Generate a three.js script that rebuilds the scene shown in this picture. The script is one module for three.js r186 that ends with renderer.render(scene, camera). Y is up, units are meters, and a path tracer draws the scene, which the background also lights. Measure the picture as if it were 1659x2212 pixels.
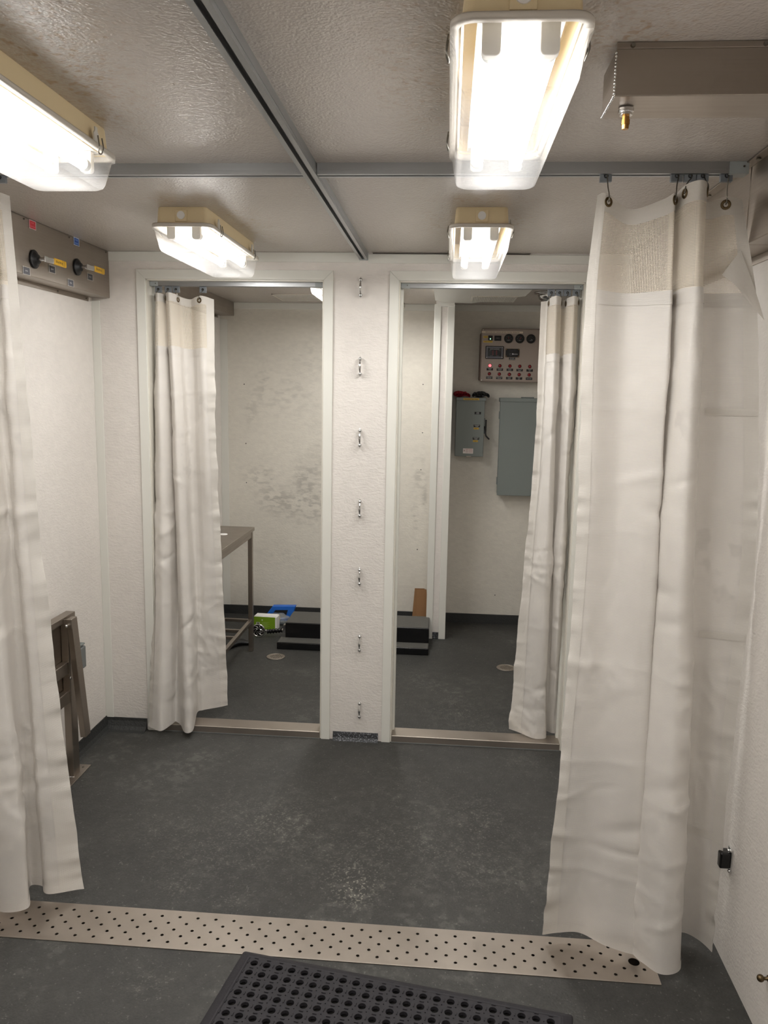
import * as THREE from 'three';
import { RoundedBoxGeometry } from 'three/addons/geometries/RoundedBoxGeometry.js';
import { mergeGeometries, mergeVertices } from 'three/addons/utils/BufferGeometryUtils.js';
import { RectAreaLightUniformsLib } from 'three/addons/lights/RectAreaLightUniformsLib.js';

// ---------------------------------------------------------------- camera, exposure
const scene = new THREE.Scene();
scene.background = new THREE.Color(0x050505);
const camera = new THREE.PerspectiveCamera(2 * Math.atan(1106 / 1722) * 180 / Math.PI, 1659 / 2212, 0.05, 30);
camera.position.set(1.5413, 1.5748, 3.4148);
camera.rotation.order = 'YXZ';
camera.rotation.set(-0.1509, 0.0770, 0.0184);
const renderer = new THREE.WebGLRenderer({ antialias: true });
renderer.toneMapping = THREE.LinearToneMapping;
renderer.toneMappingExposure = 1.06;
renderer.shadowMap.enabled = true;
RectAreaLightUniformsLib.init();
const TUBE_GLOW = 10, PANEL_LIGHT = 31;          // each twin-tube fitting: its tubes and the light just below them
const LIGHT_COLOR = new THREE.Color().setRGB(1.0, 0.982, 0.957);

// ---------------------------------------------------------------- room dimensions (metres)
const H = 2.14, XR = 2.36, ZB = -1.96, ZF = 4.3, WT = 0.085;
const D1 = [0.2406, 1.0086], D2 = [1.3235, 2.0886], DT = 2.0277, CW = 0.039;

// ---------------------------------------------------------------- random numbers and noise
function rng(seed) { let a = seed >>> 0; return () => { a = (a + 0x6D2B79F5) | 0; let t = Math.imul(a ^ (a >>> 15), 1 | a); t = (t + Math.imul(t ^ (t >>> 7), 61 | t)) ^ t; return ((t ^ (t >>> 14)) >>> 0) / 4294967296; }; }
function hash(x, y, s) { let h = Math.imul(x, 374761393) + Math.imul(y, 668265263) + Math.imul(s, 1442695041); h = Math.imul(h ^ (h >>> 13), 1274126177); return ((h ^ (h >>> 16)) >>> 0) / 4294967296; }
function vnoise(x, y, px, py, s) {                 // value noise that repeats every px, py cells
  const xi = Math.floor(x), yi = Math.floor(y), fx = x - xi, fy = y - yi;
  const u = fx * fx * (3 - 2 * fx), v = fy * fy * (3 - 2 * fy);
  const m = (a, n) => ((a % n) + n) % n;
  const a = hash(m(xi, px), m(yi, py), s), b = hash(m(xi + 1, px), m(yi, py), s), c = hash(m(xi, px), m(yi + 1, py), s), d = hash(m(xi + 1, px), m(yi + 1, py), s);
  return a + (b - a) * u + (c - a) * v + (a - b - c + d) * u * v;
}
function fbm(x, y, p, q, s, oct = 4) { let r = 0, a = 0.5, t = 0; for (let i = 0; i < oct; i++) { r += a * vnoise(x, y, p, q, s + i * 17); t += a; a *= 0.5; x *= 2; y *= 2; p *= 2; q *= 2; } return r / t; }
const BIG = 4096, n2 = (x, y, s, o = 3) => fbm(x + 500, y + 500, BIG, BIG, s, o) - 0.5;
const clamp = (v, a = 0, b = 1) => Math.min(b, Math.max(a, v));
const sstep = (a, b, v) => { const t = clamp((v - a) / (b - a)); return t * t * (3 - 2 * t); };

// ---------------------------------------------------------------- textures
function dataTex(w, h, fn, srgb, size) {            // fn(u, v) -> [r, g, b] or a number, 0..1; size: metres that one repeat covers
  const d = new Uint8Array(w * h * 4);
  for (let j = 0; j < h; j++) for (let i = 0; i < w; i++) {
    const c = fn(i / w, j / h), k = (j * w + i) * 4;
    if (typeof c === 'number') d[k] = d[k + 1] = d[k + 2] = clamp(c) * 255; else { d[k] = clamp(c[0]) * 255; d[k + 1] = clamp(c[1]) * 255; d[k + 2] = clamp(c[2]) * 255; }
    d[k + 3] = 255;
  }
  const t = new THREE.DataTexture(d, w, h, THREE.RGBAFormat);
  t.magFilter = THREE.LinearFilter; t.minFilter = THREE.LinearMipmapLinearFilter; t.generateMipmaps = true;
  t.wrapS = t.wrapT = THREE.RepeatWrapping;
  if (srgb) t.colorSpace = THREE.SRGBColorSpace;
  if (size) t.repeat.set(1 / (size[0] || size), 1 / (size[1] || size));
  t.needsUpdate = true;
  return t;
}
function canvasTex(w, h, draw) {
  const c = document.createElement('canvas'); c.width = w; c.height = h;
  const g = c.getContext('2d'); draw(g, w, h);
  const t = new THREE.CanvasTexture(c); t.colorSpace = THREE.SRGBColorSpace; t.magFilter = THREE.LinearFilter; return t;
}
const wallBump = dataTex(1024, 1024, (u, v) => {
  const wob = fbm(u * 6, v * 6, 6, 6, 3, 3) * 0.05;
  const a = fbm(u * 44, (v + wob) * 120, 44, 120, 11, 3), b = fbm(u * 110, v * 110, 110, 110, 23, 2);
  return 0.7 * a + 0.3 * b;
}, false, 0.6);
const wallTint = dataTex(512, 512, (u, v) => {
  const a = fbm(u * 5, v * 5, 5, 5, 41, 5), b = fbm(u * 60, v * 90, 60, 90, 43, 2), g = 0.94 + 0.05 * a + 0.03 * (b - 0.5);
  return [g * 0.902, g * 0.880, g * 0.853];
}, true, 1.7);
// the far wall carries rubbed-in grey smudges and a few nail holes
const SMUDGE = [[0.2, 1.447, 0.05, 0.12, 0.22], [0.261, 0.974, 0.12, 0.10, 0.30], [0.358, 0.816, 0.10, 0.09, 0.34], [0.519, 0.788, 0.16, 0.10, 0.30], [0.583, 0.95, 0.10, 0.13, 0.34], [0.455, 1.514, 0.22, 0.16, 0.16], [0.643, 1.78, 0.2, 0.14, 0.16], [0.389, 0.426, 0.2, 0.10, 0.14], [0.30, 1.62, 0.06, 0.15, 0.2], [1.36, 1.03, 0.05, 0.12, 0.3], [1.34, 0.72, 0.03, 0.12, 0.3], [1.40, 0.85, 0.02, 0.10, 0.34], [0.75, 1.15, 0.2, 0.2, 0.2], [0.7, 0.75, 0.2, 0.14, 0.26]];
const HOLES = [[0.16, 1.60], [0.168, 1.2], [0.17, 0.93], [1.37, 1.62], [1.375, 1.30], [1.37, 1.05], [1.36, 0.5], [1.75, 1.98], [1.85, 1.985], [1.9, 0.2]];
const farTint = dataTex(1024, 1024, (u, v) => {
  const x = u * 2.4, y = v * 2.2; let d = 0;
  for (const [cx, cy, rx, ry, k] of SMUDGE) { const e = ((x - cx) / rx) ** 2 + ((y - cy) / ry) ** 2; if (e < 4) d += k * Math.exp(-e * 1.2) * (0.25 * sstep(0.3, 0.7, fbm(x * 9, y * 14, BIG, BIG, 71, 4)) + 0.75 * sstep(0.40, 0.70, fbm(x * 26, y * 60, BIG, BIG, 73, 4))); }
  const a = fbm(u * 7, v * 7, 7, 7, 41, 5), b = fbm(u * 90, v * 140, 90, 140, 47, 2);
  let g = 0.93 + 0.07 * a + 0.04 * (b - 0.5) - 0.42 * d;
  for (const [cx, cy] of HOLES) if (Math.hypot(x - cx, y - cy) < 0.0035) g = 0.2;
  return [g * 0.895, g * 0.876, g * 0.830];
}, true, [2.4, 2.2]);
const ceilBump = dataTex(1024, 1024, (u, v) => {
  const a = fbm(u * 170, v * 170, 170, 170, 5, 2), b = fbm(u * 80, v * 80, 80, 80, 9, 2);
  return 0.7 * a + 0.3 * b;
}, false, 0.7);
// rust-brown specks and stains where the ceiling is spotted beside the fittings
const CSTAIN = [[1.79, 2.06, 0.09, 0.10, 0.9], [1.83, 1.97, 0.05, 0.05, 0.6], [0.83, 1.95, 0.09, 0.22, 0.85], [0.80, 1.70, 0.06, 0.16, 0.6], [0.87, 2.12, 0.11, 0.12, 0.8], [1.47, 1.9, 0.07, 0.3, 0.5], [0.83, 0.6, 0.07, 0.24, 0.45], [0.83, 0.30, 0.06, 0.12, 0.3], [1.48, 0.6, 0.05, 0.2, 0.35], [1.76, 0.6, 0.05, 0.2, 0.35], [0.68, 0.92, 0.12, 0.05, 0.4], [1.63, 0.92, 0.12, 0.05, 0.45]];
const ceilTint = dataTex(1024, 1024, (u, v) => {
  const x = u * 2.4, z = v * 2.6; let st = 0;
  for (const [cx, cz, rx, rz, k] of CSTAIN) { const e = ((x - cx) / rx) ** 2 + ((z - cz) / rz) ** 2; if (e < 6) st = Math.max(st, k * Math.exp(-e * 0.7)); }
  const grain = fbm(u * 300, v * 320, 300, 320, 77, 2), spot = fbm(u * 190, v * 206, 190, 206, 83, 2), sp = sstep(0.68, 0.78, spot) * st;
  const m = st * sstep(0.30, 0.75, 0.6 * grain + 0.4 * fbm(u * 40, v * 44, 40, 44, 91, 3)) * 0.34 + sp * 0.35;
  const g = 0.95 + 0.06 * (fbm(u * 6, v * 6, 6, 6, 15, 4) - 0.5) + 0.03 * (grain - 0.5);
  return [g * 0.785 * (1 - 0.30 * m), g * 0.752 * (1 - 0.46 * m), g * 0.72 * (1 - 0.66 * m)];
}, true, [2.4, 2.6]);
const floorBump = dataTex(1024, 1024, (u, v) => 0.6 * fbm(u * 120, v * 120, 120, 120, 61, 2) + 0.4 * fbm(u * 50, v * 50, 50, 50, 67, 3), false, 0.55);
// pale flecks, scuffs and dried-on dirt on the dark coating; the stronger patches lie where people walk
function floorTex(patches, z0, depth, seed) {
  return dataTex(2048, 1536, (u, v) => {
    const x = u * 2.4, z = z0 + v * depth;
    const grain = fbm(x * 230, z * 230, BIG, BIG, seed, 2), mid = fbm(x * 40, z * 40, BIG, BIG, seed + 5, 4), low = fbm(x * 4, z * 4, BIG, BIG, seed + 9, 4);
    let g = 0.222 + 0.05 * (grain - 0.5) + 0.05 * (mid - 0.5) + 0.07 * (low - 0.5), w = 0;
    const dust = sstep(0.52, 0.8, low) * sstep(0.50, 0.72, mid) * 0.06;
    for (const [cx, cz, r, k] of patches) { const e = ((x - cx) ** 2 + (z - cz) ** 2) / (r * r); if (e < 5) w += k * Math.exp(-e); }
    const fl = sstep(0.60, 0.72, fbm(x * 170, z * 170, BIG, BIG, seed + 21, 3)) * w * 0.75 + sstep(0.52, 0.74, mid) * w * 0.22;
    const rare = sstep(0.80, 0.84, fbm(x * 150, z * 150, BIG, BIG, seed + 33, 2)) * 0.25;
    g += dust + rare * 0.5;
    return [g * 1.0 + 0.26 * fl, g * 0.99 + 0.25 * fl, g * 0.94 + 0.225 * fl];
  }, true, [2.4, depth]);
}
const floorFront = floorTex([[1.275, 1.043, 0.09, 1.0], [1.30, 1.13, 0.07, 0.9], [0.959, 0.708, 0.14, 0.6], [1.73, 0.588, 0.12, 0.55], [1.011, 0.418, 0.16, 0.3], [1.347, 0.818, 0.2, 0.4], [0.736, 0.943, 0.18, 0.45], [0.515, 0.789, 0.14, 0.25], [1.461, 0.404, 0.2, 0.3], [1.913, 0.105, 0.14, 0.35], [0.728, 0.633, 0.15, 0.3], [0.923, 1.188, 0.05, 0.6], [0.726, 1.151, 0.05, 0.5], [0.787, 1.548, 0.06, 0.6], [1.615, 0.818, 0.2, 0.35], [1.05, 0.95, 0.25, 0.3], [1.75, 0.95, 0.2, 0.3]], 0, 1.8, 201);
const floorRear = floorTex([[1.405, -1.015, 0.12, 0.35], [1.663, -0.491, 0.16, 0.4], [0.785, -0.573, 0.12, 0.25], [1.793, -0.275, 0.14, 0.35], [1.592, -0.609, 0.18, 0.4], [1.95, -1.9, 0.1, 0.2]], -1.96, 1.8, 301);
const brushRough = dataTex(256, 512, (u, v) => 0.30 + 0.22 * fbm(u * 3, v * 130, 3, 130, 7, 3) + 0.16 * fbm(u * 5, v * 5, 5, 5, 8, 4), false, 0.4);
const plateRough = dataTex(512, 512, (u, v) => 0.50 + 0.05 * fbm(u * 4, v * 160, 4, 160, 27, 2) + 0.22 * (fbm(u * 9, v * 9, 9, 9, 28, 5) - 0.5), false, 0.5);
const brushBump = dataTex(256, 512, (u, v) => fbm(u * 4, v * 200, 4, 200, 17, 2), false, 0.4);
const lensBump = dataTex(512, 512, (u, v) => fbm(u * 90, v * 90, 90, 90, 31, 2), false, 0.3);
const clothBump = dataTex(512, 512, (u, v) => 0.5 + 0.25 * Math.sin(u * Math.PI * 2 * 64) * 0.4 + 0.4 * Math.sin(v * Math.PI * 2 * 64) + 0.2 * (fbm(u * 40, v * 40, 40, 40, 2, 3) - 0.5), false, 0.19);
const clothTint = dataTex(512, 1024, (u, v) => {
  const a = fbm(u * 6, v * 10, 6, 10, 51, 5), b = fbm(u * 30, v * 50, 30, 50, 53, 3);
  const d = sstep(0.62, 0.75, fbm(u * 9, v * 7, 9, 7, 57, 5)) * sstep(0.5, 0.7, b) * 0.05, g = 0.955 + 0.05 * (a - 0.5) + 0.03 * (b - 0.5) - d;
  return [g * 0.915, g * 0.895, g * 0.868];
}, true, [1.3, 2.1]);
const netAlpha = dataTex(64, 64, (u, v) => {       // an open weave: four by four holes
  const a = Math.abs(((u * 4) % 1) - 0.5) * 2, b = Math.abs(((v * 4) % 1) - 0.5) * 2;
  return (a > 0.60 || b > 0.54) ? 1 : 0;
}, false, 0.0136);
const speckTint = dataTex(512, 256, (u, v) => { const s = sstep(0.66, 0.72, fbm(u * 70, v * 35, 70, 35, 19, 2)); const g = 0.20 + 0.06 * fbm(u * 40, v * 20, 40, 20, 29, 2) + 0.42 * s; return [g * 0.96, g * 0.98, g * 1.02]; }, true, [0.22, 0.11]);

// ---------------------------------------------------------------- materials
const M = (o) => new THREE.MeshStandardMaterial(o), MP = (o) => new THREE.MeshPhysicalMaterial(o);
const m = {
  wall: M({ map: wallTint, bumpMap: wallBump, bumpScale: 0.0012, roughness: 0.48 }),
  farWall: M({ map: farTint, bumpMap: wallBump, bumpScale: 0.0010, roughness: 0.5 }),
  ceiling: M({ map: ceilTint, bumpMap: ceilBump, bumpScale: 0.0012, roughness: 0.25 }),
  trim: M({ color: 0xdddcd4, roughness: 0.42 }),
  jamb: M({ color: 0xdcd8cd, roughness: 0.32, bumpMap: wallBump, bumpScale: 0.0006 }),
  floor: M({ map: floorFront, bumpMap: floorBump, bumpScale: 0.0012, roughness: 0.62 }),
  floorRear: M({ map: floorRear, bumpMap: floorBump, bumpScale: 0.0012, roughness: 0.62 }),
  cove: M({ color: 0x2f302f, bumpMap: floorBump, bumpScale: 0.002, roughness: 0.55 }),
  speck: M({ map: speckTint, bumpMap: floorBump, bumpScale: 0.003, roughness: 0.5 }),
  steel: M({ color: 0xa39a90, metalness: 1, roughness: 0.75, roughnessMap: brushRough, bumpMap: brushBump, bumpScale: 0.00008 }),
  plate: M({ color: 0xb0a79d, metalness: 1, roughness: 0.8, roughnessMap: plateRough }),
  chrome: M({ color: 0xd5d5d5, metalness: 1, roughness: 0.08 }),
  alu: M({ color: 0xa9abac, metalness: 1, roughness: 0.42 }),
  cap: M({ color: 0xa2a8a8, roughness: 0.4 }),
  glide: M({ color: 0x787d82, roughness: 0.5 }),
  wire: M({ color: 0x8a8780, metalness: 1, roughness: 0.25 }),
  bronze: M({ color: 0x6a5a42, metalness: 1, roughness: 0.35 }),
  brass: M({ color: 0xb4854a, metalness: 1, roughness: 0.25 }),
  black: M({ color: 0x0d0d0f, roughness: 0.45 }),
  blackGloss: M({ color: 0x0b0b0d, roughness: 0.25 }),
  rubber: M({ color: 0x28262a, roughness: 0.7, bumpMap: floorBump, bumpScale: 0.0006 }),
  cream: M({ color: 0xe5d2aa, roughness: 0.5 }),
  lip: M({ color: 0xcfc8bd, roughness: 0.5 }),
  white: M({ color: 0xf2f0ec, roughness: 0.4 }),
  tube: M({ color: 0xffffff, emissive: LIGHT_COLOR, emissiveIntensity: TUBE_GLOW, roughness: 0.4 }),
  tubeCap: M({ color: 0xb9b9b6, metalness: 0.6, roughness: 0.4 }),
  holder: M({ color: 0xd8d4cc, roughness: 0.55 }),
  lens: MP({ color: 0xffffff, transmission: 0.97, thickness: 0, roughness: 0.18, ior: 1.4, bumpMap: lensBump, bumpScale: 0.0006, side: THREE.DoubleSide }),
  cloth: MP({ map: clothTint, bumpMap: clothBump, bumpScale: 0.00025, roughness: 0.46, transmission: 0.14, thickness: 0, side: THREE.DoubleSide }),
  net: MP({ color: 0xe3d9c9, alphaMap: netAlpha, alphaTest: 0.5, roughness: 0.7, side: THREE.DoubleSide }),
  hem: MP({ color: 0xdcd7cf, bumpMap: clothBump, bumpScale: 0.0003, roughness: 0.55, transmission: 0.1, thickness: 0, side: THREE.DoubleSide }),
  greyBox: M({ color: 0x7c8380, roughness: 0.42 }),
  greyBox2: M({ color: 0x747a78, roughness: 0.5 }),
  outlet: M({ color: 0x6a6d6d, roughness: 0.45 }),
  panelTan: M({ color: 0x9d9086, roughness: 0.35, metalness: 0.1 }),
  panelRim: M({ color: 0x6d5a50, roughness: 0.5 }),
  redLamp: M({ color: 0x8c1d22, roughness: 0.25 }),
  redLit: M({ color: 0xff4a52, emissive: new THREE.Color(1.0, 0.12, 0.14), emissiveIntensity: 2.2, roughness: 0.3 }),
  greenLit: M({ color: 0x9fe0b8, emissive: new THREE.Color(0.45, 0.9, 0.6), emissiveIntensity: 1.2 }),
  yellow: M({ color: 0xe0b020, roughness: 0.4 }),
  greyLabel: M({ color: 0x66666c, roughness: 0.5 }),
  kraft: M({ color: 0x98724d, roughness: 0.8 }),
  green: M({ color: 0x7fa51d, roughness: 0.45 }),
  blue: M({ color: 0x1f6bd0, roughness: 0.4 }),
  redCloth: M({ color: 0x9a1c2c, roughness: 0.9 }),
  greyCloth: M({ color: 0x3b3d3c, roughness: 0.9 }),
  bagFilm: MP({ color: 0xdfe4e4, transmission: 0.8, thickness: 0, roughness: 0.25, side: THREE.DoubleSide }),
  hose: M({ color: 0xb9b2a6, roughness: 0.5 }),
  tread: M({ color: 0x55544f, roughness: 0.75, bumpMap: floorBump, bumpScale: 0.002 }),
};

// ---------------------------------------------------------------- builders
const taken = {};
function numbered(n) { taken[n] = (taken[n] || 0) + 1; return taken[n] === 1 ? n : `${n}_${String(taken[n] - 1).padStart(3, '0')}`; }
function shade(o) { o.castShadow = o.receiveShadow = true; return o; }
function uvm(g) {                                   // uv in metres, by the axis each face looks along
  if (g.index) g = g.toNonIndexed();
  const p = g.attributes.position, uv = new Float32Array(p.count * 2), a = new THREE.Vector3(), b = new THREE.Vector3(), c = new THREE.Vector3();
  for (let i = 0; i < p.count; i += 3) {
    a.fromBufferAttribute(p, i); b.fromBufferAttribute(p, i + 1).sub(a); c.fromBufferAttribute(p, i + 2).sub(a); b.cross(c);
    const x = Math.abs(b.x), y = Math.abs(b.y), z = Math.abs(b.z);
    for (let k = i; k < i + 3; k++) { const X = p.getX(k), Y = p.getY(k), Z = p.getZ(k); uv[2 * k] = x > y && x > z ? Z : X; uv[2 * k + 1] = y >= x && y >= z ? Z : Y; }
  }
  g.setAttribute('uv', new THREE.BufferAttribute(uv, 2));
  return g;
}
const box = (x0, x1, y0, y1, z0, z1) => uvm(new THREE.BoxGeometry(x1 - x0, y1 - y0, z1 - z0).translate((x0 + x1) / 2, (y0 + y1) / 2, (z0 + z1) / 2));
const rbox = (x0, x1, y0, y1, z0, z1, r = 0.003, s = 2) => uvm(new RoundedBoxGeometry(x1 - x0, y1 - y0, z1 - z0, s, Math.min(r, (x1 - x0) / 2.01, (y1 - y0) / 2.01, (z1 - z0) / 2.01)).translate((x0 + x1) / 2, (y0 + y1) / 2, (z0 + z1) / 2));
function clean(gs) { return gs.map((g) => { const q = g.index ? g.toNonIndexed() : g.clone(); for (const k of Object.keys(q.attributes)) if (!['position', 'normal', 'uv'].includes(k)) q.deleteAttribute(k); q.morphAttributes = {}; return q; }); }
const merge = (...gs) => gs.length === 1 ? gs[0] : mergeGeometries(clean(gs));
function cyl(r0, r1, h, n = 20, axis = 'y') { const g = new THREE.CylinderGeometry(r1, r0, h, n); if (axis === 'x') g.rotateZ(-Math.PI / 2); if (axis === 'z') g.rotateX(Math.PI / 2); return g; }
const lathe = (pts, n = 24) => new THREE.LatheGeometry(pts.map(([x, y]) => new THREE.Vector2(x, y)), n);
const tube = (pts, r, seg = 24, rs = 8, closed = false) => new THREE.TubeGeometry(new THREE.CatmullRomCurve3(pts.map((p) => new THREE.Vector3(...p)), closed), seg, r, rs, closed);
function extr(pts, depth, holes = [], opt = {}) {
  const s = new THREE.Shape(pts.map(([x, y]) => new THREE.Vector2(x, y)));
  for (const h of holes) s.holes.push(h.isPath ? h : new THREE.Path(h.map(([x, y]) => new THREE.Vector2(x, y))));
  return new THREE.ExtrudeGeometry(s, { depth, bevelEnabled: false, curveSegments: 10, ...opt });
}
function beam(a, b, w, h, upv = [0, 1, 0]) {        // a square bar from a to b
  const A = new THREE.Vector3(...a), B = new THREE.Vector3(...b), d = B.clone().sub(A), L = d.length(); d.normalize();
  const s = new THREE.Vector3().crossVectors(d, new THREE.Vector3(...upv)).normalize(), u = new THREE.Vector3().crossVectors(s, d);
  const g = new RoundedBoxGeometry(w, h, L, 1, 0.0025); g.applyMatrix4(new THREE.Matrix4().makeBasis(s, u, d.clone().negate()).setPosition(A.add(B).multiplyScalar(0.5)));
  return uvm(g);
}
function part(name, geo, mat, parent) { const o = shade(new THREE.Mesh(geo, mat)); o.name = name; parent.add(o); return o; }
function thing(name, label, category, pos = [0, 0, 0], group) { const o = new THREE.Group(); o.name = numbered(name); o.position.set(...pos); o.userData = { label, category }; if (group) o.userData.group = group; scene.add(o); return o; }
function single(name, geo, mat, label, category, group) { const o = part(numbered(name), geo, mat, scene); o.userData = { label, category }; if (group) o.userData.group = group; return o; }
function struct(name, geo, mat, label) { const o = geo ? part(name, geo, mat, scene) : new THREE.Group(); o.name = name; if (!geo) scene.add(o); o.userData = { kind: 'structure' }; if (label) { o.userData.label = label; } return o; }
const moved = (g, x, y, z) => g.clone().translate(x, y, z);
function printMat(w, h, draw, rough = 0.5) { return M({ map: canvasTex(w, h, draw), roughness: rough }); }
function lettering(bg, fg, lines, font = 'bold 34px sans-serif', rim) {
  return (g, w, h) => { g.fillStyle = bg; g.fillRect(0, 0, w, h); if (rim) { g.strokeStyle = rim; g.lineWidth = 6; g.strokeRect(3, 3, w - 6, h - 6); } g.fillStyle = fg; g.font = font; g.textAlign = 'center'; g.textBaseline = 'middle'; lines.forEach((t, i) => g.fillText(t, w / 2, h * (i + 0.5 + (lines.length > 1 ? 0.0 : 0)) / lines.length * 0.84 + h * 0.08)); };
}
function label(w, h, mat, thick = 0.0012) {         // a thin plate whose +z face carries the print
  const g = new THREE.BoxGeometry(w, h, thick).translate(0, 0, thick / 2); return g;
}

// ---------------------------------------------------------------- the shell
const quad = (x0, x1, z0, z1) => [[x0, z0], [x1, z0], [x1, z1], [x0, z1]];
const ringAt = (x, z, r, n = 32) => { const p = []; for (let i = 0; i < n; i++) p.push([x + r * Math.cos(-i / n * 2 * Math.PI), z + r * Math.sin(-i / n * 2 * Math.PI)]); return p; };
const slab = (outline, y0, y1, holes) => uvm(extr(outline, y1 - y0, holes).rotateX(Math.PI / 2).translate(0, y1, 0));
const DRAINS = [[0.566, -1.075], [1.921, -1.059]], TRENCH = [0.03, 2.153, 1.268, 1.412], GRILLE = [0.468, 0.852, -1.792, -1.468];
struct('floor', slab(quad(-0.06, XR + 0.06, -0.0425, ZF + 0.06), -0.08, 0, [quad(...TRENCH)]), m.floor);
struct('floor_rear', slab(quad(-0.06, XR + 0.06, ZB - 0.06, -0.0425), -0.08, 0, DRAINS.map(([x, z]) => ringAt(x, z, 0.047))), m.floorRear);
struct('ceiling', slab(quad(-0.06, XR + 0.06, ZB - 0.06, ZF + 0.06), H, H + 0.08, [quad(...GRILLE)]), m.ceiling);
struct('wall_left', box(-0.06, 0, 0, H, ZB - 0.06, ZF + 0.06), m.wall);
struct('wall_right', box(XR, XR + 0.06, 0, H, ZB - 0.06, ZF + 0.06), m.wall);
struct('wall_back', box(0, XR, 0, H, ZB - 0.06, ZB), m.farWall);
struct('wall_front', box(0, XR, 0, H, ZF, ZF + 0.06), m.wall);
struct('wall_middle', uvm(extr([[0, 0], [D1[0], 0], [D1[0], DT], [D1[1], DT], [D1[1], 0], [D2[0], 0], [D2[0], DT], [D2[1], DT], [D2[1], 0], [XR, 0], [XR, H], [1.86, H], [1.855, 2.1345], [1.212, 2.1345], [1.21, H], [0, H]], WT).translate(0, 0, -WT)), m.wall);
struct('wall_partition', box(1.452, 1.562, 0, H, ZB, -1.56), m.wall);

// corner and crown trims
let trimNo = 0; const trim = (geo, mat = m.trim) => struct(`trim_${++trimNo}`, geo, mat);
trim(rbox(0.0, 0.036, 0.05, 1.935, 0, 0.004, 0.0015, 1));
trim(rbox(0.0, 1.157, 2.1, H, 0, 0.005, 0.002, 1));
trim(rbox(1.192, 2.268, 2.098, 2.134, 0, 0.006, 0.002, 1));
trim(rbox(0, XR, 2.098, H, ZB, ZB + 0.005, 0.002, 1));
trim(rbox(0.0, 0.05, 0.06, 2.03, ZB, ZB + 0.004, 0.0015, 1));
trim(rbox(1.442, 1.484, 0, 2.1, -1.56, -1.553, 0.002, 1));
trim(rbox(1.523, 1.566, 0, 2.1, -1.56, -1.553, 0.002, 1));
trim(rbox(1.446, 1.4525, 0, 2.1, -1.6, -1.556, 0.002, 1));
trim(rbox(1.4635, 1.5635, 2.085, H, -1.562, -1.552, 0.002, 1));

// coved base: the floor coating turned up the walls
const coveProfile = (h, f) => [[0, 0], [f, 0], [f * 0.62, h * 0.10], [f * 0.34, h * 0.34], [0.006, h * 0.75], [0.004, h], [0, h]];
struct('baseboard_left', uvm(extr(coveProfile(0.058, 0.034), 4.25).translate(0, 0, 0)), m.cove);
struct('baseboard_middle', uvm(extr(coveProfile(0.053, 0.05), 0.19).rotateY(-Math.PI / 2).translate(0.195, 0, 0)), m.cove);
{
  const g = extr(coveProfile(0.038, 0.02), 0.206).rotateY(-Math.PI / 2).translate(1.269, 0, 0);
  struct('baseboard_column', uvm(g), m.speck, 'flecked grey base block at the foot of the column');
}
struct('baseboard_back', merge(uvm(box(0, 1.452, 0, 0.062, ZB, ZB + 0.01)), uvm(box(1.562, XR, 0, 0.064, ZB, ZB + 0.01))), m.cove);
struct('baseboard_partition', box(1.4845, 1.5225, 0, 0.044, -1.56, -1.552), m.speck);
struct('baseboard_side', box(0, 0.01, 0, 0.06, ZB, -WT), m.cove);

// two curtained doorways
function doorway(n, [x0, x1], tag) {
  const d = struct(`door_${n}`, null, null, tag), t = 0.007, zf = 0;
  const a = x0 - CW, b = x1 + CW, top = DT + CW;
  const face = (pts) => uvm(extr(pts, t, [], { bevelEnabled: true, bevelThickness: 0.0015, bevelSize: 0.001, bevelSegments: 1, bevelOffset: -0.001 }).translate(0, 0, zf));
  part('casing', face([[a, 0], [x0, 0], [x0, DT], [a, top]]), m.trim, d);
  part('casing', face([[x1, 0], [b, 0], [b, top], [x1, DT]]), m.trim, d);
  part('head_casing', face([[x0, DT], [x1, DT], [b, top], [a, top]]), m.trim, d);
  part('jamb', box(x0, x0 + 0.006, 0.0, DT, -WT, 0), m.jamb, d);
  part('jamb', box(x1 - 0.006, x1, 0.0, DT, -WT, 0), m.jamb, d);
  part('head_jamb', box(x0, x1, DT - 0.006, DT, -WT, 0), m.jamb, d);
  part('stop', box(x0 + 0.006, x0 + 0.016, 0.03, DT - 0.02, -WT, -0.06), m.trim, d);
  part('stop', box(x1 - 0.016, x1 - 0.006, 0.03, DT - 0.02, -WT, -0.06), m.trim, d);
  // stainless threshold: a folded sheet with a lip
  part('threshold', rbox(x0 + 0.006, x1 - 0.006, 0, 0.032, -0.088, 0.004, 0.003, 2), m.plate, d).userData.label = 'brushed stainless steel threshold';
  part('sealant', box(x0 + 0.006, x1 - 0.006, 0, 0.0025, 0.004, 0.007), m.outlet, d);
  return d;
}
doorway(1, D1, 'doorway with pale casing, open to the room with the stainless table');
doorway(2, D2, 'doorway with pale casing, open to the room with the control panel');

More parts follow.
